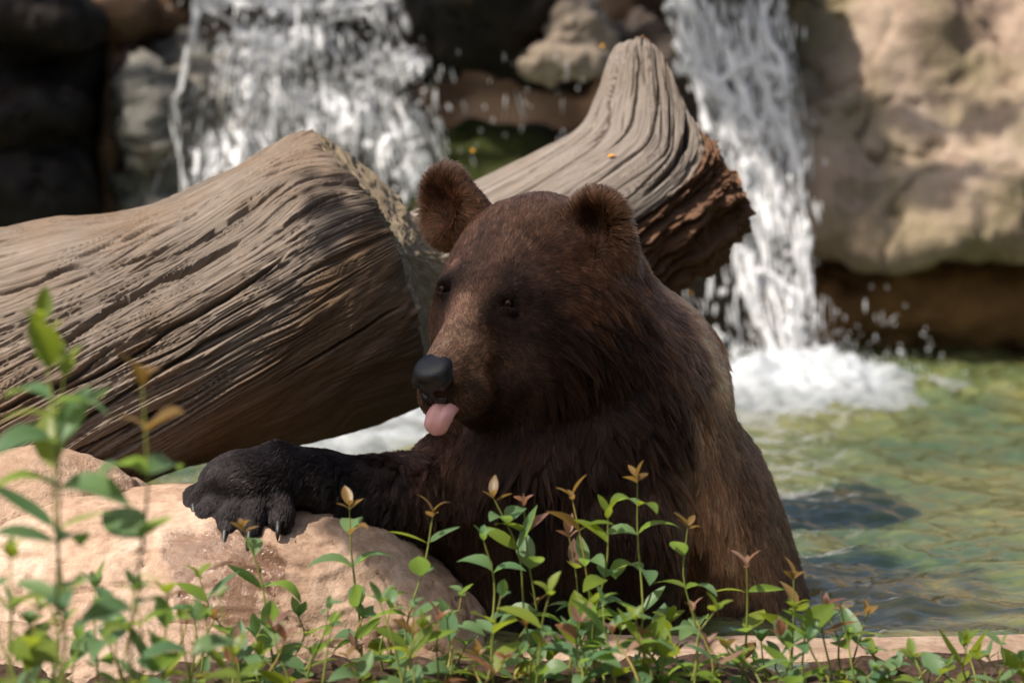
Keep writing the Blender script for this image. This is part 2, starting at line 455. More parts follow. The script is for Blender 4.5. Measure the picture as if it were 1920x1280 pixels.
# stone coping along the pool edge: separate slabs
M_COPE = rock_mat("coping_stone", (0.26, 0.17, 0.12), (0.42, 0.29, 0.21), (0.52, 0.40, 0.31), 6.0, 0.85, 0.25, (0.12, 0.07, 0.05), 0.5)
def slab(x0, x1, y0, y1, z0, z1, seed):
    nx, ny = 90, 18
    X, Y = np.meshgrid(np.linspace(x0, x1, nx), np.linspace(y0, y1, ny), indexing="ij")
    e = np.minimum(np.minimum(X - x0, x1 - X), np.minimum(Y - y0, y1 - Y))
    Z = z1 - 0.014 * np.clip(1 - e / 0.02, 0, 1) ** 2 + 0.004 * fbm(X * 7 + seed, Y * 7, seed, 4)
    Y2 = Y + 0.008 * noise3(X * 5, 0, seed)
    top = np.stack([X, Y2, Z], -1).reshape(-1, 3)
    i = np.arange(nx * ny).reshape(nx, ny)
    q = [np.stack([i[:-1, :-1], i[1:, :-1], i[1:, 1:], i[:-1, 1:]], -1).reshape(-1, 4)]
    ring = np.concatenate([i[:, 0], i[-1, 1:], i[-2::-1, -1], i[0, -2:0:-1]])
    bot = top[ring].copy(); bot[:, 2] = z0
    b = len(top) + np.arange(len(ring))
    q.append(np.stack([ring, b, np.roll(b, -1), np.roll(ring, -1)], 1))
    return np.concatenate([top, bot]), np.concatenate(q)
cope = empty("pool_coping", (0.9, 5.76, 0.0))
tag(cope, "pale pinkish stone coping strip between the soil and the green water", "kerb")
for k, (a, b) in enumerate([(0.02, 0.36), (0.366, 1.24), (1.246, 2.4)]):
    vv, qq = slab(a, b, 5.66, 5.86, -0.35, 0.03 - 0.002 * k, k * 3.0)
    mesh_obj("slab", vv - np.array(cope.location), qq, M_COPE, cope)

# ------------------------------------------------------------------ the near boulders at left
FG = Space(6.0)
M_PALE_WET = M_PALE
def mk_main_rock():
    m = NM("pale_boulder_with_wet_patch")
    v = m.coord()
    a = m.noise(v, 3.4, 8, 0.62, 0.5)
    c = m.ramp(a, [(0.30, (0.33, 0.20, 0.13)), (0.5, (0.50, 0.345, 0.25)), (0.72, (0.64, 0.49, 0.39))])
    b = m.noise(v, 34, 6, 0.72)
    c = m.mix(0.85, c, m.ramp(b, [(0.32, (0.6, 0.55, 0.5)), (0.58, (1, 1, 1))]), 'MULTIPLY')
    vs = m.coord(scale=(1.2, 1.2, 7), rot=(0, 0.25, 0))
    st = m.ramp(m.noise(vs, 3.0, 7, 0.7, 1.0), [(0.56, (0, 0, 0)), (0.68, (1, 1, 1))])
    c = m.mix(m.math('MULTIPLY', st, 0.45), c, (0.24, 0.13, 0.075))
    at = m.n("ShaderNodeAttribute"); at.attribute_name = "wet"
    jag = m.math('ADD', at.outputs["Fac"], m.math('MULTIPLY', m.math('SUBTRACT', m.noise(v, 16, 6, 0.7), 0.5), 1.1))
    wet = m.ramp(jag, [(0.42, (0, 0, 0)), (0.58, (1, 1, 1))])
    c = m.mix(m.math('MULTIPLY', wet, 0.8), c, m.mix(1.0, c, (0.34, 0.25, 0.19), 'MULTIPLY'))
    r = m.ramp(wet, [(0, (0.85,) * 3), (1, (0.12,) * 3)])
    h = m.math('ADD', m.math('MULTIPLY', b, 0.6), m.noise(v, 110, 4, 0.7))
    bs = m.bsdf(c, r, m.bump(h, 0.45, 0.008), Specular_IOR_Level=0.5)
    return m.done(bs)
M_MAIN = mk_main_rock()
main_rock = rock("boulder", FG, [((360, 1245, 40), (575, 335, 330)), ((130, 1230, 60), (420, 262, 280)), ((700, 1330, -40), (230, 240, 220))],
     M_MAIN, "large pale boulder under the bear's paw", 8, 60, 8, 0.007, 2, 0, 30.0, cracks=10)
def set_attr(o, name, vals):
    a = o.data.attributes.new(name, 'FLOAT', 'POINT'); a.data.foreach_set("value", np.asarray(vals, np.float32))
co = np.empty(len(main_rock.data.vertices) * 3, np.float32); main_rock.data.vertices.foreach_get("co", co); co = co.reshape(-1, 3)
# water dripping from the paw leaves a wet patch below it
wc = np.zeros(len(co))
for (px, py, Y, rx, ry) in [(430, 1015, 5.86, .075, .05), (410, 1060, 5.83, .085, .06), (350, 1020, 5.85, .05, .04), (380, 1110, 5.78, .055, .06), (440, 1110, 5.77, .06, .06), (500, 1060, 5.8, .05, .05)]:
    c0 = P(px, py, Y)
    wc = np.maximum(wc, np.exp(-((co[:, 0] - c0[0]) / rx) ** 2 - ((co[:, 2] - c0[2]) / ry) ** 2))
set_attr(main_rock, "wet", wc)
rock("boulder", FG, [((60, 1030, 150), (225, 192, 190)), ((190, 1010, 190), (150, 120, 150)), ((-150, 1050, 120), (260, 170, 200))],
     M_PALE, "smaller pale boulder at left edge wedged under the big log", 9, 40, 9, 0.009, 2, 0, 33.0, cracks=8)
rock("boulder", FG, [((230, 1405, -300), (430, 232, 220)), ((-80, 1390, -260), (330, 230, 220)), ((480, 1440, -260), (200, 215, 180))],
     M_PALE, "low pale boulder at bottom left in front of the larger one", 9, 50, 10, 0.009, 3, 0, 36.0, cracks=10)

# ------------------------------------------------------------------ unseen trees round the pool, leaf masses placed to shade chosen spots
def leaf_cloud(blobs, size):
    C, R, cnt = [], [], []
    pts = []
    for (c, r, n) in blobs:
        p = rng.normal(size=(n, 3)); p /= np.linalg.norm(p, axis=1, keepdims=True)
        p *= (rng.random((n, 1)) ** 0.45)
        # gather leaves in sprays so that the shade has gaps
        k = rng.normal(size=(max(3, n // 14), 3)); k /= np.linalg.norm(k, axis=1, keepdims=True); k *= rng.random((len(k), 1)) ** 0.4
        p = k[rng.integers(0, len(k), n)] + 0.17 * rng.normal(size=(n, 3))
        pts.append(np.array(c) + p * np.array(r))
    p = np.concatenate(pts); n = len(p)
    a = rng.normal(size=(n, 3)); a[:, 2] *= 0.5; a /= np.linalg.norm(a, axis=1, keepdims=True)
    b = np.cross(a, rng.normal(size=(n, 3)) + np.array([0, 0, 1.5])); b /= np.linalg.norm(b, axis=1, keepdims=True)
    L = size * (0.7 + 0.6 * rng.random((n, 1)))
    V = np.stack([p - a * L, p + b * L * 0.45, p + a * L, p - b * L * 0.45], 1).reshape(-1, 3)
    return V, np.arange(n * 4).reshape(n, 4)
def leaf_material(name, c1, c2, tr, rough=0.4):
    m = NM(name)
    oi = m.n("ShaderNodeObjectInfo")
    v = m.coord()
    c = m.ramp(m.math('ADD', m.math('MULTIPLY', oi.outputs["Random"], 0.7), m.math('MULTIPLY', m.noise(v, 9, 3), 0.3)), [(0.15, c1), (0.85, c2)])
    d = m.bsdf(c, rough, m.bump(m.noise(v, 60, 3), 0.15, 0.002), Specular_IOR_Level=0.5)
    t = m.n("ShaderNodeBsdfTranslucent"); t.inputs[0].default_value = (*tr, 1)
    mx = m.n("ShaderNodeMixShader"); mx.inputs[0].default_value = 0.48
    m.l(d, mx.inputs[1]); m.l(t.outputs[0], mx.inputs[2])
    return m.done(mx.outputs[0])
M_CANOPY = leaf_material("canopy_leaf", (0.035, 0.08, 0.015), (0.08, 0.13, 0.02), (0.16, 0.26, 0.03))
m = NM("bark"); v = m.coord(scale=(6, 6, 1))
M_BARK = m.done(m.bsdf(m.ramp(m.noise(v, 8, 6, 0.7), [(0.3, (0.05, 0.035, 0.025)), (0.7, (0.16, 0.12, 0.09))]), 0.9, m.bump(m.noise(v, 12, 6), 0.8, 0.03)))
SH = np.array(SUN_FROM) / SUN_FROM.z
def over(px, py, Y, z):                       # the spot at height z that stands between that point and the sun
    p = P(px, py, Y); return p + SH * (z - p[2])
def shade_tree(base, spots, label, blobs=None, leaf=0.05):
    tree = empty("shade_tree", base)
    tag(tree, label, "tree")
    to = np.array(base, float)
    BL = blobs or [(over(px, py, Y, z), r, n) for px, py, Y, z, r, n in spots]
    vv, qq = leaf_cloud(BL, leaf)
    mesh_obj("crown", vv - to, qq, M_CANOPY, tree, smooth=False)
    lines, rads = [], []
    trunk = catmull(np.linspace(0, 1, 14), np.array([(0, 0, -0.3), (0.05, 0, 1.2), (0.0, 0.05, 2.4), (-0.1, 0.1, 3.6), (-0.1, 0.2, 4.8)]))
    lines.append(trunk); rads.append(np.linspace(0.22, 0.09, 14))
    for c, r, n in BL:
        e = c - to
        s0 = trunk[9 + int(rng.integers(0, 3))]
        md = (s0 + e) / 2 + np.array([0, 0, 0.3])
        lines.append(catmull(np.linspace(0, 1, 10), np.array([s0, md, e, e + (e - md) * 0.3]))); rads.append(np.linspace(0.045, 0.006, 10))
    vv, qq = tubes(lines, rads, 8)
    mesh_obj("trunk", vv, qq, M_BARK, tree)
shade_tree((2.0, 3.4, 0.2), CANOPY_SPOTS, "unseen leafy tree on the near right bank, leaves placed to shade the bear")
shade_tree((-4.8, 8.6, 0.0), FAR_SPOTS, "unseen leafy tree on the far left bank, leaves placed to shade the rocks")
shade_tree((4.6, 1.2, 0.2), None, "unseen leafy tree added right of the viewpoint to dim the skylight", [((3.6, 3.6, 1.6), (0.9, 1.3, 1.4), 2600), ((4.2, 2.0, 3.0), (1.2, 1.5, 1.8), 3200), ((3.4, 0.4, 2.6), (1.1, 1.2, 1.9), 2600), ((4.0, 4.8, 2.4), (1.0, 1.2, 1.5), 2400)], 0.13)  # out of view, added to darken the bear's right side
shade_tree((0.6, -4.2, 0.3), None, "unseen leafy tree added behind the viewpoint to dim the skylight", [((0.4, -3.2, 2.6), (2.0, 1.0, 2.2), 3600), ((2.2, -2.4, 2.6), (1.4, 1.0, 2.2), 2800), ((-1.4, -3.4, 2.2), (1.3, 1.0, 1.8), 2400)], 0.14)  # out of view, added to cut skylight from behind the camera

# ------------------------------------------------------------------ logs
def loft(lines, ns, nt, front):
    """closed loft over longitudinal grain lines; 'front' lines get more samples. -> (nt, ns, 3), theta coordinate"""
    s = np.linspace(0, 1, ns)
    L = np.stack([catmull(s, l) for l in lines])          # (m, ns, 3)
    m = len(lines)
    a = np.linspace(0, front, int(nt * 0.8), endpoint=False)
    b = np.linspace(front, m, nt - len(a), endpoint=False)
    th = np.concatenate([a, b])
    i = np.floor(th).astype(int); f = (th - i)[:, None, None]
    g = lambda j: L[(i + j) % m]
    p0, p1, p2, p3 = g(-1), g(0), g(1), g(2)
    Q = 0.5 * (2 * p1 + (p2 - p0) * f + (2 * p0 - 5 * p1 + 4 * p2 - p3) * f * f + (3 * p1 - p0 - 3 * p2 + p3) * f ** 3)
    return Q, th, s

def log_mesh(name, lines, ns, nt, front, sp, dispf, mat, label, endcol, bulge, endnoise):
    Q, th, s = loft(lines, ns, nt, front)
    # normals in working space
    du = np.roll(Q, -1, 0) - np.roll(Q, 1, 0)
    dv = np.gradient(Q, axis=1)
    N = np.cross(dv, du)
    N /= np.linalg.norm(N, axis=2, keepdims=True) + 1e-9
    c = Q.mean(0, keepdims=True)
    if np.mean(np.sum(N * (Q - c), 2)) < 0: N = -N
    T, S = np.meshgrid(th, s, indexing="ij")
    Q = Q + N * dispf(T, S, Q)[..., None]
    nt, ns = Q.shape[:2]
    v = Q.reshape(-1, 3)
    i = np.arange(nt * ns).reshape(nt, ns); j = np.roll(i, -1, 0)
    q = [np.stack([i[:, :-1], i[:, 1:], j[:, 1:], j[:, :-1]], -1).reshape(-1, 4)]
    # broken end: rings shrinking to the middle
    rim = Q[:, -1]; cen = rim.mean(0) + np.array(bulge, float)
    K = 40; vs = [v]; prev = i[:, -1]; base = len(v)
    for k in range(1, K + 1):
        f = 1 - (k / K)
        r = cen + (rim - cen) * f
        nn = (fbm(r[:, 0] * 0.035, r[:, 1] * 0.035, r[:, 2] * 0.035, 5, 0.62) + 0.7 * ridged(th * 6, k * 0.25, 2.0, 3) * f) * endnoise * min(1, k / 2)
        dirn = (Q[:, -1] - Q[:, -3]); dirn /= np.linalg.norm(dirn, axis=1, keepdims=True) + 1e-9
        r = r + dirn.mean(0) * nn[:, None]
        cur = base + np.arange(nt); base += nt
        vs.append(r)
        q.append(np.stack([prev, cur, np.roll(cur, -1), np.roll(prev, -1)], 1))
        prev = cur
    v = np.concatenate(vs); q = np.concatenate(q)
    vn = vnormals(v, q)
    if np.mean(np.sum(vn[:nt * ns] * N.reshape(-1, 3), 1)) < 0: q = q[:, ::-1]
    o = mesh_obj(name, sp(v), q, mat)
    # grain coordinates for the material
    gu = np.concatenate([T.ravel(), np.repeat(th[None], K, 0).ravel()])
    gv = np.concatenate([S.ravel(), np.ones(K * nt)])
    ge = np.concatenate([np.zeros(nt * ns), np.repeat(np.linspace(0.2, 1, K), nt)])
    a = o.data.attributes.new("grain", 'FLOAT_VECTOR', 'POINT')
    a.data.foreach_set("vector", np.stack([gu, gv, ge], 1).astype(np.float32).ravel())
    tag(o, label, "log")
    return o

def grooves(T, S, seed, fr=11.0, deep=10.0, fine=3.0, wob=0.35, stretch=2.6, rib=0.35):
    """weathering checks that run along the grain"""
    t = T + wob * 0.35 * noise3(T * 1.3 + seed, S * 3.0, seed) + 0.05 * noise3(T * 4 + seed, S * 9, seed + 2)
    d = 0
    n1 = noise3(t * fr + seed, S * stretch, seed)                       # broad ribs
    d = d + rib * deep * n1
    n2 = noise3(t * fr * 2.1 + 9, S * stretch * 1.4, seed + 4)
    crack = np.clip(1 - np.abs(n2) / 0.17, 0, 1) ** 0.6                     # narrow checks
    gate = np.clip(noise3(t * 3.1 + 5, S * 4.5, seed + 8) * 2.2 + 0.75, 0, 1)
    d = d - deep * crack * gate
    n3 = noise3(t * fr * 5.0 + 3, S * stretch * 2.6, seed + 6)
    d = d - fine * 1.3 * np.clip(1 - np.abs(n3) / 0.35, 0, 1) * np.clip(noise3(t * 5, S * 7, seed + 3) * 2 + 0.7, 0, 1)
    d = d + fine * 0.8 * noise3(t * fr * 11, S * stretch * 6, seed + 1)
    return d

def wood_mat(name, c1, c2, c3, warm, fu, fv, endc, rough=0.85, patch=None):
    m = NM(name)
    at = m.n("ShaderNodeAttribute"); at.attribute_name = "grain"
    mp = m.n("ShaderNodeMapping"); mp.inputs["Scale"].default_value = (fu, fv, 1)
    m.l(at.outputs["Vector"], mp.inputs[0])
    g = m.noise(mp.outputs[0], 1.0, 6, 0.65, 0.3)
    v = m.coord()
    big = m.noise(v, 4.5, 6, 0.6, 0.6)
    c = m.ramp(g, [(0.28, c1), (0.5, c2), (0.72, c3)])
    wm = m.ramp(big, [(0.42, (0, 0, 0)), (0.66, (1, 1, 1))])
    c = m.mix(m.math('MULTIPLY', wm, 0.6), c, warm)
    sp = m.ramp(m.noise(v, 30, 6, 0.75, 1.0), [(0.60, (0, 0, 0)), (0.70, (1, 1, 1))])
    c = m.mix(m.math('MULTIPLY', sp, 0.4), c, (warm[0] * 0.4, warm[1] * 0.4, warm[2] * 0.4))
    if patch is not None:                       # bare unweathered wood near the lower end
        pa = m.n("ShaderNodeAttribute"); pa.attribute_name = "bare"
        pj = m.ramp(m.math('ADD', pa.outputs["Fac"], m.math('MULTIPLY', m.math('SUBTRACT', m.noise(v, 7, 6, 0.65), 0.5), 0.8)), [(0.40, (0, 0, 0)), (0.62, (1, 1, 1))])
        c = m.mix(m.math('MULTIPLY', pj, 0.85), c, m.mix(m.math('MULTIPLY', g, 1.0), (patch[0] * .55, patch[1] * .52, patch[2] * .5), patch))
    sep = m.n("ShaderNodeSeparateXYZ"); m.l(at.outputs["Vector"], sep.inputs[0])
    ec = m.mix(m.ramp(m.noise(v, 14, 7, 0.7, 0.5), [(0.35, (0, 0, 0)), (0.65, (1, 1, 1))]), endc[0], endc[1])
    c = m.mix(m.ramp(sep.outputs[2], [(0.02, (0, 0, 0)), (0.2, (1, 1, 1))]), c, ec)
    h = m.math('ADD', m.math('MULTIPLY', g, 0.8), m.math('MULTIPLY', m.noise(v, 120, 5, 0.7), 0.35))
    return m.done(m.bsdf(c, rough, m.bump(h, 0.6, 0.006), Specular_IOR_Level=0.25))

LG = Space(6.4)
# grain lines of the big log, top round the front to the bottom, then the back; (px, py, d)
L1 = [
 [(-420, 520, 60), (-150, 462, 80), (0, 437, 100), (110, 412, 120), (220, 402, 140), (340, 366, 170), (450, 312, 210), (525, 268, 240), (588, 241, 260)],
 [(-420, 690, -120), (-150, 600, -110), (0, 560, -90), (120, 520, -60), (240, 475, -30), (350, 425, 10), (450, 362, 60), (540, 308, 110), (625, 290, 150)],
 [(-420, 850, -210), (-150, 745, -200), (0, 680, -180), (120, 622, -150), (240, 560, -120), (350, 500, -80), (460, 430, -30), (570, 350, 20), (668, 335, 60)],
 [(-420, 1000, -240), (-150, 860, -235), (0, 790, -225), (130, 720, -205), (260, 640, -180), (380, 570, -145), (500, 500, -100), (610, 435, -50), (712, 395, 10)],
 [(-420, 1130, -220), (-150, 985, -215), (0, 905, -210), (140, 825, -200), (280, 750, -185), (410, 680, -160), (540, 605, -120), (650, 530, -70), (748, 470, -15)],
 [(-420, 1220, -150), (-150, 1080, -160), (0, 1000, -160), (140, 920, -155), (290, 840, -150), (430, 770, -130), (560, 700, -95), (680, 640, -50), (782, 585, 0)],
 [(-420, 1270, 0), (-150, 1130, -30), (0, 1050, -50), (140, 960, -60), (300, 880, -60), (430, 830, -50), (570, 780, -30), (690, 720, 10), (800, 680, 60)],
 [(-420, 1250, 140), (-150, 1120, 100), (0, 1040, 80), (140, 950, 60), (300, 888, 60), (430, 858, 70), (580, 829, 90), (700, 795, 130), (800, 757, 180)],
 [(-420, 1130, 260), (-150, 1040, 260), (0, 980, 260), (140, 910, 260), (300, 860, 270), (430, 830, 280), (580, 780, 300), (700, 740, 330), (830, 690, 360)],
 [(-420, 850, 330), (-150, 790, 340), (0, 760, 350), (140, 720, 360), (300, 680, 380), (430, 630, 400), (580, 580, 420), (700, 540, 440), (850, 520, 450)],
 [(-420, 610, 250), (-150, 560, 260), (0, 530, 270), (140, 500, 290), (280, 480, 310), (400, 450, 340), (520, 400, 370), (620, 360, 390), (800, 432, 400)],
 [(-420, 525, 150), (-150, 475, 165), (0, 450, 185), (110, 427, 205), (220, 415, 225), (340, 385, 255), (450, 335, 290), (530, 290, 310), (700, 322, 330)],
]
def disp1(T, S, Q):
    # weathered furrows above, smooth worn wood on the lower right belly
    worn = np.clip(((T - 3.6) * 0.55 + (S - 0.72) * 3.0), 0, 1) * np.clip((S - 0.45) * 5, 0, 1)
    worn = np.clip(worn * np.clip((T - 3.0) / 1.2, 0, 1), 0, 1)
    a = grooves(T, S, 3.0, 7.5, 14.0, 3.2, 0.55, 2.2)
    b = 6 * fbm(T * 2.2, S * 9, 5.0, 4) + 0.25 * grooves(T, S, 21.0, 9.0, 10.0, 2.5, 0.8, 3.0)
    d = a * (1 - worn) + b * worn
    # long open checks seen on the upper flank
    for t0, s0, s1, dp, wd, ph in [(2.15, 0.30, 0.74, 26, 0.055, 0.0), (1.55, 0.56, 0.86, 24, 0.045, 1.0), (1.2, 0.42, 0.62, 18, 0.04, 2.2), (3.05, 0.34, 0.8, 20, 0.04, 3.0), (2.75, 0.2, 0.5, 22, 0.05, 4.4), (3.7, 0.25, 0.72, 16, 0.035, 5.7), (1.75, 0.82, 0.985, 26, 0.05, 6.1), (4.35, 0.3, 0.6, 14, 0.03, 7.0), (2.45, 0.78, 0.97, 20, 0.035, 8.0), (4.9, 0.7, 0.97, 20, 0.03, 9.0), (0.7, 0.45, 0.7, 12, 0.03, 10.0), (0.8, 0.2, 0.45, 14, 0.03, 11.0)]:
        c = t0 + 0.10 * np.sin(S * 9 + ph) + 0.05 * noise3(S * 16, ph, 0)
        g = np.clip((S - s0) / 0.08, 0, 1) * np.clip((s1 - S) / 0.08, 0, 1)
        d = d - 1.5 * dp * g * np.clip(1 - np.abs(T - c) / (1.15 * wd * (0.6 + 0.6 * g)), 0, 1) ** 0.6
    # end grain edge is ragged
    d = d - 9 * np.clip((S - 0.955) / 0.045, 0, 1) ** 2 * (1 + noise3(T * 9, S * 20, 1.0))
    return d
M_LOG1 = wood_mat("weathered_log_wood", (0.095, 0.072, 0.056), (0.195, 0.156, 0.126), (0.30, 0.25, 0.21), (0.20, 0.132, 0.088), 26, 5, ((0.24, 0.18, 0.12), (0.34, 0.27, 0.18)), 0.85, (0.20, 0.125, 0.07))
log1 = log_mesh("fallen_log", L1, 420, 760, 8.0, LG, disp1, M_LOG1, "big furrowed grey brown log lying at left behind the pale boulders", None, (25, -10, 0), 7)
gr = np.empty(len(log1.data.vertices) * 3, np.float32); log1.data.attributes["grain"].data.foreach_get("vector", gr); gr = gr.reshape(-1, 3)
set_attr(log1, "bare", np.clip(((gr[:, 0] - 3.4) * 0.5 + (gr[:, 1] - 0.68) * 2.5), 0, 1) * np.clip((gr[:, 1] - 0.4) * 4, 0, 1) * (gr[:, 0] < 9))

L2S = Space(7.0)
L2 = [
 [(560, 500, 60), (720, 425, 60), (880, 346, 60), (1000, 287, 60), (1085, 240, 70), (1118, 180, 85), (1138, 118, 100), (1160, 78, 110)],
 [(600, 540, -40), (760, 470, -40), (930, 380, -40), (1050, 312, -40), (1135, 255, -20), (1160, 190, 10), (1172, 120, 40), (1180, 68, 60)],
 [(640, 580, -80), (810, 500, -90), (985, 405, -95), (1110, 330, -90), (1195, 265, -60), (1212, 195, -20), (1214, 125, 15), (1212, 70, 40)],
 [(680, 620, -90), (860, 530, -110), (1040, 430, -120), (1165, 355, -115), (1245, 285, -85), (1258, 215, -40), (1252, 150, 0), (1243, 92, 35)],
 [(720, 660, -90), (920, 560, -110), (1090, 460, -125), (1200, 390, -125), (1270, 330, -105), (1296, 285, -80), (1300, 240, -50), (1288, 200, -20)],
 [(760, 690, -70), (960, 600, -90), (1120, 500, -110), (1220, 430, -115), (1290, 375, -105), (1335, 330, -90), (1350, 300, -70), (1345, 275, -50)],
 [(800, 720, -20), (1000, 640, -40), (1150, 550, -60), (1240, 490, -70), (1320, 435, -70), (1375, 400, -60), (1400, 385, -50), (1408, 372, -40)],
 [(800, 740, 40), (1000, 670, 30), (1150, 600, 20), (1240, 552, 10), (1300, 528, 10), (1350, 490, 10), (1385, 455, 15), (1402, 425, 20)],
 [(780, 700, 160), (980, 620, 150), (1130, 560, 150), (1220, 520, 150), (1290, 480, 150), (1340, 450, 150), (1375, 420, 150), (1392, 395, 150)],
 [(680, 600, 210), (850, 530, 210), (1000, 450, 210), (1100, 390, 210), (1180, 340, 210), (1240, 290, 200), (1270, 250, 190), (1275, 230, 180)],
 [(580, 520, 150), (740, 450, 150), (900, 370, 150), (1020, 310, 150), (1105, 260, 160), (1140, 200, 160), (1165, 140, 160), (1195, 90, 160)],
]
def disp2(T, S, Q):
    d = grooves(T, S, 41.0, 5.5, 10.0, 1.4, 0.45, 1.7, 0.2)
    rough = np.clip((T - 4.15) * 2.5, 0, 1) * np.clip((9 - T) * 2, 0, 1)        # torn dark wood below
    torn = np.round(noise3(T * 7, S * 3, 50.0) * 3) / 3 * 22 + 12 * fbm(T * 5, S * 14, 52.0, 4)
    d = d * (1 - 0.6 * rough) + rough * torn - 10 * rough
    for t0, s0, s1, dp, wd, ph in [(3.75, 0.45, 0.92, 30, 0.12, 0.0), (2.35, 0.4, 0.98, 17, 0.055, 1.0), (1.5, 0.5, 0.97, 14, 0.05, 2.0), (2.9, 0.55, 0.9, 14, 0.05, 3.3), (0.75, 0.5, 0.95, 13, 0.05, 4.1), (3.3, 0.4, 0.75, 12, 0.05, 5.2)]:
        c = t0 + 0.12 * np.sin(S * 8 + ph) + 0.05 * noise3(S * 14, ph, 0)
        g = np.clip((S - s0) / 0.08, 0, 1) * np.clip((s1 - S) / 0.08, 0, 1)
        d = d - 1.5 * dp * g * np.clip(1 - np.abs(T - c) / (wd * (0.6 + 0.6 * g)), 0, 1) ** 0.5
    return d - 12 * np.clip((S - 0.95) / 0.05, 0, 1) ** 2 * (1 + noise3(T * 6, S * 10, 3.0))
M_LOG2 = wood_mat("grey_driftwood", (0.13, 0.108, 0.092), (0.225, 0.19, 0.165), (0.33, 0.285, 0.25), (0.22, 0.175, 0.14), 22, 5, ((0.16, 0.07, 0.03), (0.30, 0.15, 0.06)), 0.85, (0.17, 0.075, 0.034))
log2 = log_mesh("driftwood_log", L2, 300, 520, 8.0, L2S, disp2, M_LOG2, "pale grey log with upturned stub and torn dark end behind the bear", None, (20, 20, 0), 26)
gr = np.empty(len(log2.data.vertices) * 3, np.float32); log2.data.attributes["grain"].data.foreach_get("vector", gr); gr = gr.reshape(-1, 3)
set_attr(log2, "bare", np.clip((gr[:, 0] - 4.0) * 1.2, 0, 1) * (gr[:, 0] < 9.5))

# ------------------------------------------------------------------ falling water
def water_mat(name, base, trans, rough):
    m = NM(name)
    nb = m.bump(m.noise(m.coord(), 55, 3, 0.6), 0.5, 0.03)
    d = m.bsdf(base, rough, nb, Specular_IOR_Level=0.6)
    t = m.n("ShaderNodeBsdfTranslucent"); t.inputs[0].default_value = (*base, 1)
    mx = m.n("ShaderNodeMixShader"); mx.inputs[0].default_value = 0.12
    m.l(d, mx.inputs[1]); m.l(t.outputs[0], mx.inputs[2])
    tr = m.n("ShaderNodeBsdfTransparent")
    mx2 = m.n("ShaderNodeMixShader"); mx2.inputs[0].default_value = trans
    m.l(mx.outputs[0], mx2.inputs[1]); m.l(tr.outputs[0], mx2.inputs[2])
    return m.done(mx2.outputs[0])
M_WHITE = water_mat("white_water", (0.96, 0.96, 0.98), 0.12, 0.2)
M_VEIL = water_mat("thin_water_veil", (0.70, 0.74, 0.80), 0.72, 0.1)
M_FOAM = water_mat("foam", (0.88, 0.91, 0.93), 0.04, 0.5)

def droplets(c, half, wid, slant):
    """stretched beads of water: 6-sided spindles; c (n,3) working space"""
    n = len(c); sides = 6
    prof = np.array([[-1, 0.05], [-0.6, 0.75], [0.0, 1.0], [0.6, 0.75], [1, 0.05]])
    ang = np.linspace(0, 2 * math.pi, sides, endpoint=False)
    y = half[:, None, None] * prof[None, :, 0, None] + 0 * ang
    r = wid[:, None, None] * prof[None, :, 1, None]
    x = r * np.cos(ang) + y * slant[:, None, None]
    z = r * np.sin(ang)
    V = np.stack([c[:, 0, None, None] + x, c[:, 1, None, None] + y, c[:, 2, None, None] + z], -1)
    k = len(prof) * sides
    i = np.arange(len(prof) * sides).reshape(len(prof), sides); j = np.roll(i, -1, 1)
    q0 = np.stack([i[:-1], i[1:], j[1:], j[:-1]], -1).reshape(-1, 4)
    Q = (q0[None] + (np.arange(n) * k)[:, None, None]).reshape(-1, 4)
    return V.reshape(-1, 3), Q

def gauss_pts(blobs, n):
    wts = np.array([b[4] for b in blobs], float); wts /= wts.sum()
    k = rng.choice(len(blobs), n, p=wts)
    B = np.array([b[:4] for b in blobs], float)[k]
    return B[:, 0] + rng.normal(size=n) * B[:, 2], B[:, 1] + rng.normal(size=n) * B[:, 3]

def wob_line(pts, n, amp, seed, d0, dd=0):
    L = catmull(np.linspace(0, 1, n), np.array(pts, float))
    t = np.linspace(0, 1, n)
    L = L + np.stack([amp * fbm(t * 5 + seed, seed, 0, 3), 0.4 * amp * fbm(t * 5, seed, 4, 2)], 1)
    return np.column_stack([L, d0 + dd * t + 6 * noise3(t * 4, seed, 2)])

# --- left fall
wf1 = empty("waterfall", BG((560, 330, -60)))
tag(wf1, "broken white waterfall splashing over the ledges at upper left", "waterfall")
o1 = np.array(wf1.location)
paths = [
 ([(372, -40), (370, 10), (356, 80), (338, 160), (326, 190), (336, 270), (344, 330), (346, 380)], 3.2, 6),
 ([(380, -20), (400, 20), (440, 50), (470, 80), (460, 120), (450, 160)], 9, 4),
 ([(450, 70), (510, 75), (570, 62), (640, 40), (700, 30)], 17, 5), ([(450, 95), (500, 100), (560, 85)], 20, 4),
 ([(455, 70), (452, 110), (458, 150)], 16, 3),
 ([(390, -10), (500, 5), (620, 12), (760, -5)], 20, 4), ([(430, -5), (560, 0), (700, -8)], 16, 4),
 ([(640, 45), (670, 70), (690, 100), (740, 100), (790, 105)], 10, 5), ([(640, 130), (690, 115), (740, 95), (790, 90)], 9, 5),
 ([(690, 150), (720, 130), (760, 115), (800, 120)], 9, 5), ([(690, 20), (715, 60), (700, 90)], 8, 4),
 ([(470, 190), (490, 220), (500, 250), (510, 300)], 9, 5), ([(590, 170), (600, 210), (640, 200), (690, 190)], 10, 6),
 ([(400, 110), (420, 130), (450, 140)], 6, 4), ([(380, 250), (400, 290), (390, 330)], 8, 4), ([(520, 200), (535, 250), (520, 300)], 9, 4),
]
LL, RR = [], []
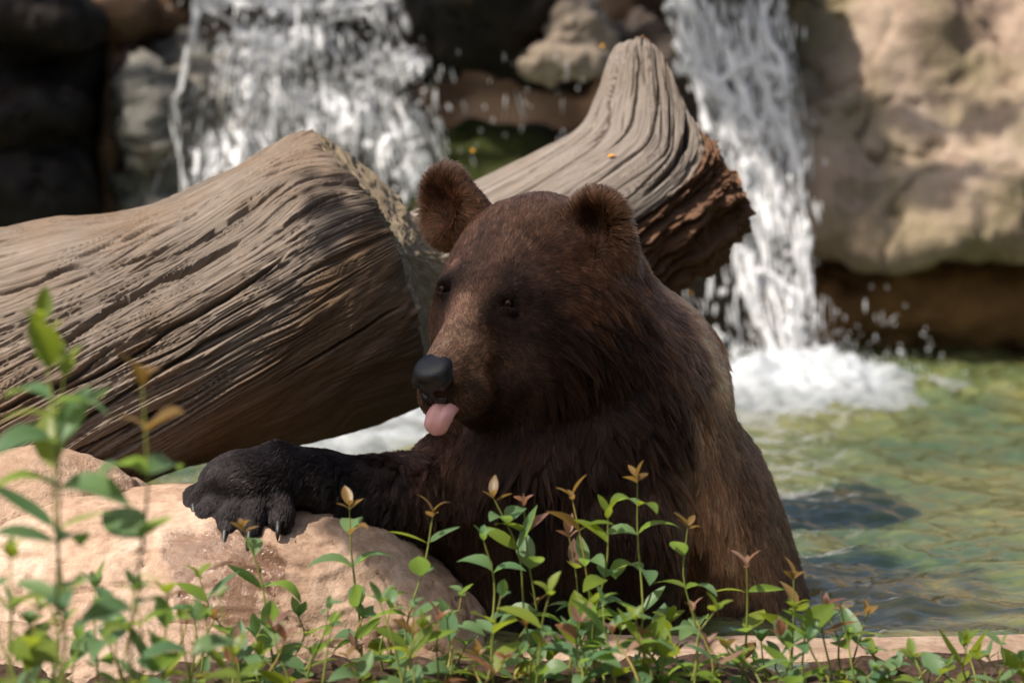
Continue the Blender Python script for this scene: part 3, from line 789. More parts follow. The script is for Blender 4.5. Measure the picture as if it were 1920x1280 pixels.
for k, (pp, r, am) in enumerate(paths):
    for rep in range(3 if k == 0 else 1):
        if k and rng.random() < 0.35: continue
        r = r * (1 if k == 0 else 0.55)
        n = 40
        L = wob_line(np.array(pp) + rng.normal(size=2) * r * 0.55, n, am, k * 3.1 + rep, (-165 if k == 0 else -70) + 12 * rep, 0)
        R = r * (0.5 + 0.4 * noise3(np.linspace(0, 9, n), k, rep) + 0.12 * rng.random(n)) * (0.85 if rep else 1.0)
        LL.append(L); RR.append(np.clip(R * (1 if k else 0.9 + 1.6 * noise3(np.linspace(0, 22, n), rep, 5.0)), 0.3, None))
vv, qq = tubes(LL, RR)
tag(mesh_obj("stream", BG(vv) - o1, qq, M_WHITE, wf1), kind="stuff")
x, y = gauss_pts([(500, 95, 45, 22, 2), (570, 75, 50, 14, 1.5), (560, 5, 110, 14, 2.2), (660, 215, 50, 32, 4.5), (590, 190, 50, 25, 2), (720, 130, 45, 22, 2), (740, 270, 40, 35, 3), (780, 320, 30, 40, 2), (450, 280, 50, 45, 2.6), (400, 320, 35, 30, 1.6), (560, 230, 60, 40, 2.5), (720, 60, 30, 35, 1.2), (360, 300, 30, 50, .6), (690, 240, 90, 60, 2), (430, 130, 30, 40, .8), (490, 160, 50, 25, 1.2), (800, 230, 30, 60, .8)], 2000)
n = len(x)
vv, qq = droplets(np.column_stack([x, y, -75 + rng.normal(size=n) * 22]), 3 + rng.exponential(7, n), 0.9 + rng.exponential(1.1, n), (x - 590) / 420 * 0.45 + rng.normal(size=n) * 0.1)
tag(mesh_obj("droplets", BG(vv) - o1, qq, M_WHITE, wf1), kind="stuff")
# thin film running down the rock
def film(poly_l, poly_r, nu, nv, d0, seed, hole, mat, sp=BG):
    t = np.linspace(0, 1, nv); a = catmull(t, np.array(poly_l, float)); b = catmull(t, np.array(poly_r, float))
    U, Tt = np.meshgrid(np.linspace(0, 1, nu), t, indexing="ij")
    X = a[None, :, 0] + (b[:, 0] - a[:, 0])[None] * U; Yy = a[None, :, 1] + (b[:, 1] - a[:, 1])[None] * U
    D = d0 + 14 * noise3(U * 16 + seed, Tt * 2.5, seed) + 7 * noise3(U * 40, Tt * 6, seed + 3)
    V = np.stack([X + 4 * noise3(U * 9, Tt * 7, 1), Yy, D], -1).reshape(-1, 3)
    i = np.arange(nu * nv).reshape(nu, nv)
    q = np.stack([i[:-1, :-1], i[:-1, 1:], i[1:, 1:], i[1:, :-1]], -1).reshape(-1, 4)
    h = fbm(U * 15 + seed, Tt * 5, seed, 3)[:-1, :-1].ravel()
    return V, q[h > hole]
def lace(EL_, ER_, nu, nv, d0, dd, seed, fu, ft, thr, dens):
    """sheet of falling water torn into a lacy net of white strands"""
    t = np.linspace(0, 1, nv); a = catmull(t, np.array(EL_, float)); b = catmull(t, np.array(ER_, float))
    U, T = np.meshgrid(np.linspace(0, 1, nu), t, indexing="ij")
    X = a[None, :, 0] + (b[:, 0] - a[:, 0])[None] * U + 5 * noise3(U * 9, T * 7, 1 + seed); Yy = a[None, :, 1] + (b[:, 1] - a[:, 1])[None] * U
    D = d0 + dd * T + 16 * noise3(U * 10 + seed, T * 2.5, seed) + 8 * noise3(U * 30, T * 9, seed + 3)
    uu = U + 0.04 * noise3(U * 6, T * 9, seed + 9)
    n1 = np.abs(noise3(uu * fu + seed, T * ft, seed) + 0.3 * noise3(uu * fu * 2.3, T * ft * 2, seed + 1))
    n2 = np.abs(noise3(uu * fu * 1.9, T * ft * 1.3, seed + 5))
    w_ = thr * dens(X, Yy) * (0.7 + 0.7 * noise3(uu * fu * 0.7, T * ft * 1.2, seed + 7))
    keep = (n1 < w_) | (n2 < w_ * 0.55)
    V = np.stack([X, Yy, D - 60 * np.clip(w_ - n1, 0, 0.4)], -1).reshape(-1, 3)
    i = np.arange(nu * nv).reshape(nu, nv)
    q = np.stack([i[:-1, :-1], i[:-1, 1:], i[1:, 1:], i[1:, :-1]], -1).reshape(-1, 4)
    return V, q[keep[:-1, :-1].ravel()]
def dens1(X, Y):
    g = lambda cx, cy, rx, ry, a: a * np.exp(-((X - cx) / rx) ** 2 - ((Y - cy) / ry) ** 2)
    return np.clip(g(520, 85, 100, 42, 1.5) + g(570, 0, 190, 28, 1.7) + g(660, 215, 75, 45, 1.3) + g(730, 120, 80, 30, 1.2) + g(450, 285, 80, 60, .9) + g(750, 290, 70, 70, 1.0) + g(590, 200, 90, 45, .8) + g(700, 30, 60, 40, .7) + g(420, 320, 60, 40, .8) + g(480, 170, 60, 40, .5), 0, 1.6) - 0.25
vv, qq = lace([(355, -30), (370, 110), (360, 240), (350, 390)], [(790, -30), (800, 110), (830, 240), (840, 390)], 260, 240, -70, -170, 3.0, 21, 4.2, 0.24, dens1)
mesh_obj("lacy_sheet", BG(vv) - o1, qq, M_WHITE, wf1)
vv, qq = lace([(355, -30), (370, 110), (360, 240), (350, 390)], [(790, -30), (800, 110), (830, 240), (840, 390)], 240, 220, -90, -170, 8.0, 34, 5, 0.19, dens1)
mesh_obj("lacy_sheet", BG(vv) - o1, qq, M_WHITE, wf1)

# --- right fall
wf2 = empty("waterfall", BG((1460, 690, -60)))
tag(wf2, "tall lacy white waterfall pouring down right of the log stub", "waterfall")
o2 = np.array(wf2.location)
EL = np.array([(1225, -60), (1262, 60), (1318, 200), (1350, 320), (1372, 420), (1395, 520), (1418, 600), (1440, 680)], float)
ER = np.array([(1452, -60), (1480, 60), (1494, 180), (1506, 300), (1514, 400), (1522, 500), (1530, 590), (1540, 680)], float)
LL, RR = [], []
nT = 110
t = np.linspace(0, 1, nT)
a = catmull(t, EL); b = catmull(t, ER)
for k in range(22):
    u0 = 0.02 + 0.96 * (k + rng.random()) / 22
    u = u0 + 0.09 * fbm(t * 6 + k * 5.3, k * 1.7, 0, 3) + 0.03 * noise3(t * 14, k, 3)
    u = u + 0.05 * np.sin(t * 7 + u0 * 12)
    s0 = rng.random() * 0.55 if rng.random() < 0.55 else 0.0
    s1 = min(1, s0 + 0.25 + rng.random() * 0.8)
    sel = (t >= s0) & (t <= s1)
    if sel.sum() < 8: continue
    L = np.column_stack([a[:, 0] + (b[:, 0] - a[:, 0]) * u, a[:, 1], -95 + 22 * noise3(t * 3, k, 5) - 195 * t])[sel]
    r0 = 2.2 + rng.exponential(2.4)
    R = r0 * np.clip(0.75 + 0.8 * noise3(t[sel] * 14, k, 7) - 0.35 * t[sel], 0.16, 2) * np.clip(np.minimum(t[sel] - s0 + 0.02, s1 - t[sel] + 0.01) / 0.05, 0.15, 1)
    LL.append(L); RR.append(R)
for k, pp in enumerate([[(1265, 80), (1300, 150), (1330, 250)], [(1300, 120), (1360, 190), (1420, 260)], [(1280, 130), (1330, 140), (1400, 200)], [(1405, 510), (1450, 520), (1480, 560), (1490, 640)], [(1390, 200), (1440, 240), (1480, 260)], [(1350, 230), (1400, 300), (1390, 360), (1360, 420)], [(1400, 470), (1410, 560), (1440, 640), (1470, 690)], [(1485, 540), (1470, 600), (1490, 690)], [(1500, 400), (1510, 480), (1500, 560), (1480, 610)], [(1340, 170), (1400, 120), (1460, 140)], [(1420, 100), (1450, 220), (1500, 330)], [(1360, 60), (1400, 170), (1440, 300), (1460, 420)]]):
    for rep in range(2):
        L = wob_line(np.array(pp, float) + rng.normal(size=2) * 4, 36, 8, 70 + k * 2.3 + rep, -110 - 0.26 * max(0, pp[0][1]), -0.26 * (pp[-1][1] - pp[0][1]))
        LL.append(L); RR.append(np.clip(6.5 * (0.75 + 0.7 * noise3(np.linspace(0, 8, 36), k, rep + 9)), 1.5, 12))
vv, qq = tubes(LL, RR)
tag(mesh_obj("stream", BG(vv) - o2, qq, M_WHITE, wf2), kind="stuff")
dens2 = lambda X, Y: 1.15 - 0.95 * np.clip((Y - 60) / 480, 0, 1) + 0.35 * np.exp(-((X - 1505) / 25) ** 2) + 0.4 * np.exp(-((Y - 250) / 40) ** 2 - ((X - 1420) / 60) ** 2)
for sd, dz, fu, ft, th in ((12.0, -92, 12, 6, 0.115), (15.0, -112, 19, 4.5, 0.095)):
    vv, qq = lace(EL, ER, 150, 420, dz, -190, sd, fu, ft, th, dens2)
    mesh_obj("lacy_sheet", BG(vv) - o2, qq, M_WHITE, wf2)
vv, qq = film(EL[:, :], ER[:, :], 110, 150, -85, 9.0, 0.15, M_VEIL)
mesh_obj("veil", BG(vv) - o2, qq, M_VEIL, wf2)
x, y = gauss_pts([(1400, 60, 60, 60, 4), (1340, 120, 40, 60, 1.5), (1420, 220, 40, 60, 3), (1400, 380, 40, 80, 2), (1480, 420, 25, 120, 3), (1400, 560, 35, 70, 2), (1330, 520, 30, 50, .8), (1500, 620, 30, 50, 2), (1460, 690, 60, 20, 2), (1340, 600, 60, 60, .7), (1560, 640, 50, 40, .4)], 700)
n = len(x)
vv, qq = droplets(np.column_stack([x, y, -115 - 0.26 * np.clip(y, 0, 700) + rng.normal(size=n) * 22]), 5 + rng.exponential(9, n), 0.9 + rng.exponential(1.0, n), 0.06 + rng.normal(size=n) * 0.08)
tag(mesh_obj("droplets", BG(vv) - o2, qq, M_WHITE, wf2), kind="stuff")
# a few single trickles and drips in the middle
x, y = gauss_pts([(1000, 230, 70, 60, 1), (880, 200, 50, 60, 1), (1060, 130, 20, 70, 1), (1650, 600, 110, 60, .7)], 55)
n = len(x)
vv, qq = droplets(np.column_stack([x, y, -200 + rng.normal(size=n) * 40]), 3 + rng.exponential(4, n), 0.5 + rng.random(n) * 0.7, rng.normal(size=n) * 0.05)
tag(mesh_obj("falling_drops", BG(vv), qq, M_WHITE), "scattered water drops falling in the dark gap between the waterfalls", "water drops", kind="stuff")

# --- foam where the falls land
m = NM("pool_foam")
v = m.coord()
fa = m.n("ShaderNodeAttribute"); fa.attribute_name = "thick"
al = m.ramp(m.math('ADD', m.math('MULTIPLY', fa.outputs["Fac"], 0.9), m.math('MULTIPLY', m.math('SUBTRACT', m.noise(m.coord(scale=(1, 1.5, 1)), 14, 7, 0.7, 0.6), 0.5), 1.1)), [(0.16, (0, 0, 0)), (1.0, (1, 1, 1))])
fs = m.bsdf((0.52, 0.55, 0.58), 0.6, m.bump(m.noise(v, 60, 5, 0.7), 0.6, 0.02), Subsurface_Weight=0.0)
tr = m.n("ShaderNodeBsdfTransparent"); mx = m.n("ShaderNodeMixShader")
m.l(al, mx.inputs[0]); m.l(tr.outputs[0], mx.inputs[1]); m.l(fs, mx.inputs[2])
M_FOAMS = m.done(mx.outputs[0])
def foam_h(X, Y):
    e = np.exp(-(((X - 0.86) / 0.42) ** 2) - ((Y - 9.3) / 0.42) ** 2) + 1.1 * np.exp(-(((X + 0.55) / 0.75) ** 2) - ((Y - 8.5) / 0.5) ** 2) + 0.5 * np.exp(-(((X - 0.2) / 0.9) ** 2) - ((Y - 9.2) / 0.35) ** 2)
    e = e + 0.28 * fbm(X * 2.4, Y * 5.5, 4.4, 4)
    return e
def foam_z(X, Y):
    e = foam_h(X, Y)
    return -0.035 + 0.10 * np.clip(e - 0.25, 0, 1.2) ** 1.2 * (0.8 + 0.35 * fbm(X * 14, Y * 14, 1, 4)) + 0.05 * np.clip(e - 0.1, 0, 0.6) + 0.018 * np.clip(e - 0.4, 0, 1) * fbm(X * 30, Y * 30, 3, 3)
vv, qq = grid(-2.6, 2.3, 7.5, 10.4, 380, 280, foam_z)
keep = (vv[qq].mean(1)[:, 2] > -0.02)
foam = mesh_obj("foam", vv, qq[keep], M_FOAMS)
set_attr(foam, "thick", foam_h(vv[:, 0], vv[:, 1]))
tag(foam, "white churning foam where the waterfalls land", "foam", kind="stuff")
x, y = gauss_pts([(1480, 725, 90, 22, 4), (1600, 760, 90, 14, 1.5), (1430, 690, 50, 40, 2), (700, 800, 60, 18, 1), (1560, 660, 70, 40, .7), (1650, 800, 120, 15, .4), (1500, 700, 110, 18, 5)], 2600)
n = len(x)
vv, qq = droplets(np.column_stack([x, y, -230 + rng.normal(size=n) * 50]), 1.2 + rng.exponential(2.2, n), 0.8 + rng.exponential(0.8, n), rng.normal(size=n) * 0.6)
tag(mesh_obj("spray", BG(vv), qq, M_FOAM), "fine white spray thrown up around the foot of the waterfall", "spray", kind="stuff")

# ------------------------------------------------------------------ the bear
BS = Space(6.0)
fv = np.array([-.42, .69, -.58]); fv /= np.linalg.norm(fv)          # forehead -> nose
av = np.array([.81, .11, -.57]); av -= fv * fv.dot(av); av /= np.linalg.norm(av)   # far ear -> near ear
nv_ = np.cross(fv, av)                                                # out of the bridge of the nose
E0 = np.array([890., 551., 0.])
def H(f, a, n): return E0 + f * fv + a * av + n * nv_
ear_near = np.array([1122., 422., 82.]); ear_far = np.array([842., 378., 250.])
qn = np.array([-.60, .12, -.79]); qn /= np.linalg.norm(qn)
qf = np.array([-.72, .10, -.68]); qf /= np.linalg.norm(qf)
def ear_axes(q, up):
    up = np.array(up, float); up -= q * up.dot(q); up /= np.linalg.norm(up)
    return np.array([np.cross(up, q), up, q])
EN, EF = ear_axes(qn, (.2, -1, 0)), ear_axes(qf, (-.42, -.9, .1))

def bear_sdf(X, Y, Z):
    c = lambda a, b, ra, rb: sd_cone(X, Y, Z, a, b, ra, rb)
    e = lambda p, r, ax=None: sd_ell(X, Y, Z, p, r if np.ndim(r) else (r, r, r), ax)
    hax = np.array([av, fv, nv_])
    d = e(H(-100, 6, -118), (146, 160, 144), hax)                      # skull
    d = smin(d, e(H(-190, 0, -100), (132, 120, 118), hax), 60)        # cranium
    d = smin(d, e(H(-40, 56, -30), (54, 36, 34), hax), 30)            # brows
    d = smin(d, e(H(-40, -52, -32), (52, 36, 34), hax), 30)
    d = smin(d, e(H(-40, 105, -165), (80, 140, 110), hax), 90)       # cheeks
    d = smin(d, e(H(-60, -75, -165), (70, 110, 100), hax), 80)
    mz = c(H(-10, 0, -52), H(176, -2, -48), 56, 46)                   # bridge
    mz = smin(mz, c(H(0, 0, -125), H(152, -2, -96), 72, 48), 34)      # sides of the muzzle
    mz = smin(mz, e(H(170, 30, -96), (42, 46, 42), hax), 22)         # lip pads
    mz = smin(mz, e(H(172, -30, -94), (36, 44, 40), hax), 22)
    d = smin(d, mz, 42)
    jaw = c((1000, 685, 80), (888, 766, -22), 92, 27)
    d = smin(d, jaw, 24)
    mouth = c((772, 752, -78), (842, 770, -80), 4, 6)
    mouth = np.minimum(mouth, c((842, 768, -80), (905, 766, -52), 6, 5))
    mouth = np.minimum(mouth, c((905, 766, -52), (960, 745, -15), 5, 3))
    d = smax(d, -mouth, 8)
    # neck, shoulders, trunk
    b = c((1060, 580, 190), (1150, 770, 190), 165, 180)
    b = smin(b, e((1085, 700, 120), (125, 120, 130)), 70)
    b = smin(b, c((1000, 760, 120), (1050, 880, 90), 90, 140), 60)
    b = smin(b, e((1175, 720, 265), (178, 180, 190)), 50)
    b = smin(b, e((1195, 880, 310), (200, 180, 230)), 60)
    b = smin(b, e((1245, 990, 350), (212, 200, 260)), 60)
    b = smin(b, e((1283, 1150, 390), (224, 240, 280)), 60)
    b = smin(b, c((1010, 820, 160), (1010, 960, 140), 150, 195), 60)
    b = smin(b, c((1010, 960, 140), (1030, 1300, 180), 190, 190), 60)
    b = smin(b, c((875, 905, 150), (905, 960, 140), 110, 125), 50)     # far shoulder
    b = smin(b, c((1150, 860, 90), (1150, 1020, 20), 130, 118), 60)    # near upper arm
    b = smin(b, c((1150, 1020, 20), (1175, 1330, 10), 112, 92), 50)
    d = smin(d, b, 80)
    # arm laid on the boulder
    arm = c((880, 940, 120), (735, 938, 20), 108, 76)
    arm = smin(arm, c((735, 938, 20), (600, 908, -40), 74, 56), 40)
    arm = smin(arm, c((600, 908, -40), (530, 888, -55), 56, 56), 30)
    arm = smin(arm, e((470, 905, -85), (95, 62, 84)), 36)
    for tx, ty, td, r in TOES:
        arm = smin(arm, c((480 + (tx - 450) * .4, 905, -95 + td * .12), (tx, ty - 14, td), 34, r * .86), 9)
        arm = smin(arm, e((tx - 2, ty + 4, td - 8), (r * .8, r * .95, r * .9)), 6)
    d = smin(d, arm, 45)
    # eye sockets
    for p in (EYE_N, EYE_F):
        d = smax(d, -e(p - 2 * nv_ + fv * 3, (18, 12, 14)), 16)
        d = smin(d, e(p - fv * 15 - 5 * nv_, (25, 9, 12), hax), 9)
        d = smin(d, e(p + fv * 11 - 8 * nv_, (18, 6, 8), hax), 6)
    # ears
    for cc, AX, q in ((ear_near, EN, qn), (ear_far, EF, qf)):
        er = e(cc, (62, 66, 32) if cc is ear_near else (55, 62, 34), AX)
        er = smin(er, e(cc - AX[1] * 42 - q * 12, (64, 46, 46), AX), 34)
        er = smax(er, -e(cc + q * 34 - AX[1] * 4, (43, 49, 30), AX), 12)
        d = smin(d, er, 30)
    return d
TOES = [(366, 944, -95, 25), (388, 976, -132, 27), (426, 992, -158, 28), (472, 994, -168, 28), (526, 976, -150, 28)]
EYE_N = np.array([955., 568., -40.]); EYE_F = np.array([828., 538., 40.])
def hit(px, py, d0=-400, d1=500):
    dd = np.arange(d0, d1, 1.0)
    s = bear_sdf(np.full_like(dd, px), np.full_like(dd, py), dd)
    i = np.argmax(s < 0) if (s < 0).any() else int(np.argmin(s))
    return np.array([px, py, dd[i]])
_e0, _e1 = EYE_N.copy(), EYE_F.copy()
EYE_N = np.array([0., 0., -9e3]); EYE_F = EYE_N
hn, hf = hit(955, 568), hit(833, 541)
EYE_N, EYE_F = hn, hf

bv, bq = surface_nets(bear_sdf, (320, 280, -240), (1545, 1330, 700), 6.5)
bv = smooth_verts(bv, bq, 1)
bn = vnormals(bv, bq)
bear = empty("brown_bear", BS((1150, 1200, 200)))
tag(bear, "wet brown bear with pink tongue out leaning on the boulder in the pool", "bear")
ob = np.array(bear.location)
m = NM("bear_skin")
v = m.coord()
at = m.n("ShaderNodeAttribute"); at.attribute_name = "skincol"
M_SKIN = m.done(m.bsdf(m.mix(0.5, at.outputs["Color"], m.ramp(m.noise(v, 60, 4), [(0.3, (0.3, 0.3, 0.3)), (0.7, (1, 1, 1))]), 'MULTIPLY'), 0.8, Specular_IOR_Level=0.1))
body = mesh_obj("body", BS(bv) - ob, bq, M_SKIN, bear)

# coat guides: position, direction the hair lies, length, lift, clumping, colour
BR = (0.135, 0.062, 0.034); DK = (0.020, 0.0095, 0.006); TN = (0.50, 0.28, 0.17); BK = (0.017, 0.014, 0.0155); RD = (0.095, 0.042, 0.021); LIT = (0.66, 0.42, 0.26)
def S_(px, py): return hit(px, py)
G = [
 # face
 (hit(808, 668), -fv, 5, .25, .1, TN), (hit(850, 620), -fv, 8, .25, .1, TN), (hit(880, 590), -fv, 10, .25, .1, (.46, .25, .15)), (hit(832, 640), -fv, 7, .25, .1, TN), (hit(868, 640), -fv, 8, .25, .1, TN), (hit(868, 570), -fv, 11, .25, .1, (.36, .19, .12)), (hit(905, 655), (.5, -.2, .5), 9, .25, .1, (.26, .14, .085)),
 (hit(905, 545), (.35, -.75, .5), 13, .3, .25, (.18, .095, .06)), (hit(850, 500), (.1, -.8, .5), 13, .3, .25, (.19, .10, .065)), (hit(940, 470), (.35, -.75, .5), 16, .35, .4, (.21, .115, .075)),
 (hit(890, 430), (.15, -.75, .6), 17, .35, .4, (.21, .115, .075)), (hit(1000, 400), (.3, -.6, .7), 20, .4, .5, (.24, .13, .08)), (hit(960, 370), (.1, -.5, .8), 20, .45, .5, (.24, .13, .08)),
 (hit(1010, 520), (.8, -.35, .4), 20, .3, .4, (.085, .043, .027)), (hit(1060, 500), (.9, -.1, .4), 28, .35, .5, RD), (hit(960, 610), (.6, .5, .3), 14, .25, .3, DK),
 (hit(890, 680), (.6, .1, .5), 9, .25, .1, (.34, .19, .12)), (hit(870, 730), (.75, .35, .4), 9, .3, .1, (.12, .068, .042)), (hit(930, 680), (.7, .4, .3), 14, .25, .2, (.06, .032, .02)), (hit(800, 730), (-.2, .9, 0), 7, .3, .1, (.09, .05, .035)),
 (hit(900, 782), (.5, .7, .3), 14, .4, .3, DK), (hit(960, 740), (.7, .6, .2), 22, .35, .5, DK),
 (hit(1020, 620), (.7, .6, .1), 30, .3, .5, DK), (hit(1080, 570), (.85, .45, .1), 38, .35, .55, RD), (hit(1100, 660), (.6, .8, 0), 48, .35, .6, DK), (hit(1040, 720), (.5, .85, 0), 48, .35, .65, DK),  # shade on the near cheek deepened in the fur colour
 (hit(1140, 540), (.75, .6, .2), 42, .4, .55, RD), (hit(1190, 520), (.6, .7, .3), 40, .45, .4, BR),
 (EYE_N + np.array([2., -9, 0]), (.6, -.5, .3), 6, .2, .1, (.02, .011, .008)), (EYE_N + np.array([0., 13, 0]), (.5, .6, .3), 6, .2, .1, (.02, .011, .008)), (EYE_N + np.array([-22., 6, 0]), -fv, 6, .2, .1, (.03, .016, .011)), (EYE_F + np.array([2., 0, 0]), -fv, 6, .2, .1, (.02, .011, .008)),
 (hit(925, 590), (.3, .6, .3), 7, .2, .1, (.04, .02, .013)), (hit(935, 615), (.5, .6, .3), 10, .2, .2, (.05, .025, .016)),
 (EYE_N + np.array([30., 2, 0]), (.8, 0, .3), 8, .2, .1, (.03, .016, .011)),
 # neck and shoulder
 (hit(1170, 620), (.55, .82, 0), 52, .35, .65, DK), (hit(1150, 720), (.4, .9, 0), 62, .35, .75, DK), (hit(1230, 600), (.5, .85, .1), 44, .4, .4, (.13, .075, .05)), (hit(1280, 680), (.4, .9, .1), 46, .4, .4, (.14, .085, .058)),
 (hit(1300, 620), (.5, .8, .3), 40, .5, .3, LIT), (hit(1335, 690), (.4, .85, .3), 42, .5, .3, LIT), (hit(1250, 540), (.6, .75, .3), 36, .5, .3, LIT),  # sunlit highlight along the back put into the fur colour
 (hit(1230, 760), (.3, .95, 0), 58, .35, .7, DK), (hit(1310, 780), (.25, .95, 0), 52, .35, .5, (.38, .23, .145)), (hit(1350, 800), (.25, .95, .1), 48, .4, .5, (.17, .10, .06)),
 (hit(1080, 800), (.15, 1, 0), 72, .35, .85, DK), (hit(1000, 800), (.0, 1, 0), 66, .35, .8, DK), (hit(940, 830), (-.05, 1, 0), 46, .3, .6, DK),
 # chest, trunk; the flank's highlight is put into its pale colours
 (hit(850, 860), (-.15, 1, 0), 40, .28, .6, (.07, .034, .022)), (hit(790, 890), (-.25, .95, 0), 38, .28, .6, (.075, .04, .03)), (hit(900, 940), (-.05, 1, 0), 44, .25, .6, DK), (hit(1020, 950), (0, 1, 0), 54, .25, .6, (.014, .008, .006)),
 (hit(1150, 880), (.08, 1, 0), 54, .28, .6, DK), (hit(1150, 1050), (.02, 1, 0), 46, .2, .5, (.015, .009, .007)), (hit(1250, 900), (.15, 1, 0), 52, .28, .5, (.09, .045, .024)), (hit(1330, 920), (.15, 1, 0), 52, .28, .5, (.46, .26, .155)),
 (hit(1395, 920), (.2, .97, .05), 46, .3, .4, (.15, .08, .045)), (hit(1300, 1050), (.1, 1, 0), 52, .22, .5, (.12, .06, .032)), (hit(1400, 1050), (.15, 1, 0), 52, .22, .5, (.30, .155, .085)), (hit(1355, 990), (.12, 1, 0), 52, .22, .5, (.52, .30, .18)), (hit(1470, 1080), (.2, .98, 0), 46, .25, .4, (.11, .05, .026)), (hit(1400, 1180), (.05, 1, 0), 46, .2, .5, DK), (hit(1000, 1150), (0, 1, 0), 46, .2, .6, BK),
 # arm and paw
 (hit(740, 890), (-.35, .85, 0), 34, .25, .65, (.028, .019, .018)), (hit(720, 960), (-.2, .95, 0), 34, .22, .65, BK), (hit(650, 890), (-.75, .6, -.1), 28, .25, .6, BK), (hit(640, 940), (-.5, .85, 0), 28, .22, .6, BK), (hit(560, 860), (-.9, .35, -.2), 26, .25, .5, BK), (hit(560, 920), (-.8, .6, -.1), 26, .22, .5, BK),
 (hit(470, 880), (-.85, .45, -.3), 18, .25, .5, BK), (hit(420, 930), (-.6, .75, -.3), 12, .25, .5, BK), (hit(370, 930), (-.5, .85, -.1), 10, .3, .5, BK), (hit(450, 970), (-.2, .95, -.2), 9, .25, .5, BK), (hit(510, 950), (-.1, .98, -.2), 11, .25, .5, BK),
 # back side of the body
 (np.array([1250, 800, 480.]), (.2, .9, .2), 50, .3, .4, BR), (np.array([1300, 1100, 660.]), (.1, 1, .1), 50, .3, .4, BR), (np.array([1000, 520, 290.]), (.3, .4, .8), 34, .4, .4, BR),
]
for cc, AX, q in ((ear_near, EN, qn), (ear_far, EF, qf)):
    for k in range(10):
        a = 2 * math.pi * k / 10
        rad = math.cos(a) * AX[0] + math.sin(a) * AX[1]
        G.append((cc + rad * 56, rad * 0.9 - q * .25, 24, .7, .3, (.24, .125, .07)))  # backlit look of the ear rim put into the hair colour
        if math.sin(a) > -0.5: G.append((cc + rad * 30 - q * 30, rad * .9 - q * .3, 18, .5, .25, (.09, .046, .028)))
    G.append((cc + q * 12, AX[1] * .7 + q * .7, 24, .8, .4, (.03, .015, .010)))
    G.append((cc + q * 8 + AX[1] * 15, AX[1] * .9 + q * .4, 24, .8, .4, (.04, .02, .012)))
    G.append((cc - AX[1] * 50 + q * 18, AX[1] * .5 + q * .7, 30, .6, .4, RD))
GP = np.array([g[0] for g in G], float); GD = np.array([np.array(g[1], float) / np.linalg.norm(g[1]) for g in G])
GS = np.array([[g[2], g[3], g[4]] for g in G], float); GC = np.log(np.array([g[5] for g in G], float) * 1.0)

def guide(p):
    out_d = np.zeros((len(p), 3)); out_s = np.zeros((len(p), 3)); out_c = np.zeros((len(p), 3))
    for s in range(0, len(p), 20000):
        q = p[s:s + 20000]
        d2 = ((q[:, None] - GP[None]) ** 2).sum(2)
        wgt = 1.0 / (d2 + 60.0) ** 1.6
        wgt /= wgt.sum(1, keepdims=True)
        out_d[s:s + 20000] = wgt @ GD; out_s[s:s + 20000] = wgt @ GS; out_c[s:s + 20000] = wgt @ GC
    return out_d, out_s, np.exp(out_c)

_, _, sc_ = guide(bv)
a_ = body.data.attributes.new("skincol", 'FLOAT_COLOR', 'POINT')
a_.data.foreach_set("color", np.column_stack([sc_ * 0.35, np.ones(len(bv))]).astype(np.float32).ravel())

def wet_locks(K):
    """long dripping locks of the neck ruff, throat and chest: strands that close to a point"""
    zones = [((1000, 1300), (540, 800), 300, (55, 95)), ((940, 1240), (790, 880), 120, (70, 110)), ((760, 960), (830, 980), 150, (32, 58)), ((1180, 1380), (760, 1000), 150, (45, 75)), ((600, 800), (870, 980), 80, (26, 44))]
    P_, C_, L_ = [], [], []
    s = np.linspace(0, 1, K)
    for (xa, xb), (ya, yb), n, (l0, l1) in zones:
        for _ in range(n):
            x, y = rng.uniform(xa, xb), rng.uniform(ya, yb)
            if y < 700 and x < 1000 + (700 - y) * 0.55: continue          # keep the face clear
            h0 = hit(x, y)
            if not -300 < h0[2] < 450: continue
            i = int(np.argmin(((bv - h0) ** 2).sum(1)))
            if np.linalg.norm(bv[i] - h0) > 25: continue
            nn = bn[i]
            gd, gs, gc = guide(bv[i][None])
            t = gd[0] + 0.22 * rng.normal(size=3); t -= nn * t.dot(nn); t /= np.linalg.norm(t) + 1e-6
            Ln = rng.uniform(l0, l1)
            d0 = t + nn * rng.uniform(.28, .5); d0 /= np.linalg.norm(d0)
            side = np.cross(t, nn) * rng.normal() * 0.14
            axis = bv[i][None] + np.outer(Ln * s, d0) + np.outer(Ln * s ** 2, (np.array([0, .35, 0]) - nn * .22 + side))
            m_ = 36
            off = rng.normal(size=(m_, 3)) * np.array([5.5, 7, 5.5]); off -= np.outer(off @ nn, nn)
            prof = (1 - s) ** 0.75 + 0.05
            st = axis[None] + off[:, None] * prof[None, :, None] + rng.normal(size=(m_, K, 3)) * 0.6
            st = axis[0] + (st - axis[0]) * rng.uniform(.8, 1.04, (m_, 1, 1))
            P_.append(st); L_.append(np.full(m_, Ln))
            C_.append(gc * np.exp(rng.normal() * 0.35) * np.exp(rng.normal(size=(m_, 1)) * 0.25))
    return np.concatenate(P_), np.concatenate(C_), np.concatenate(L_)

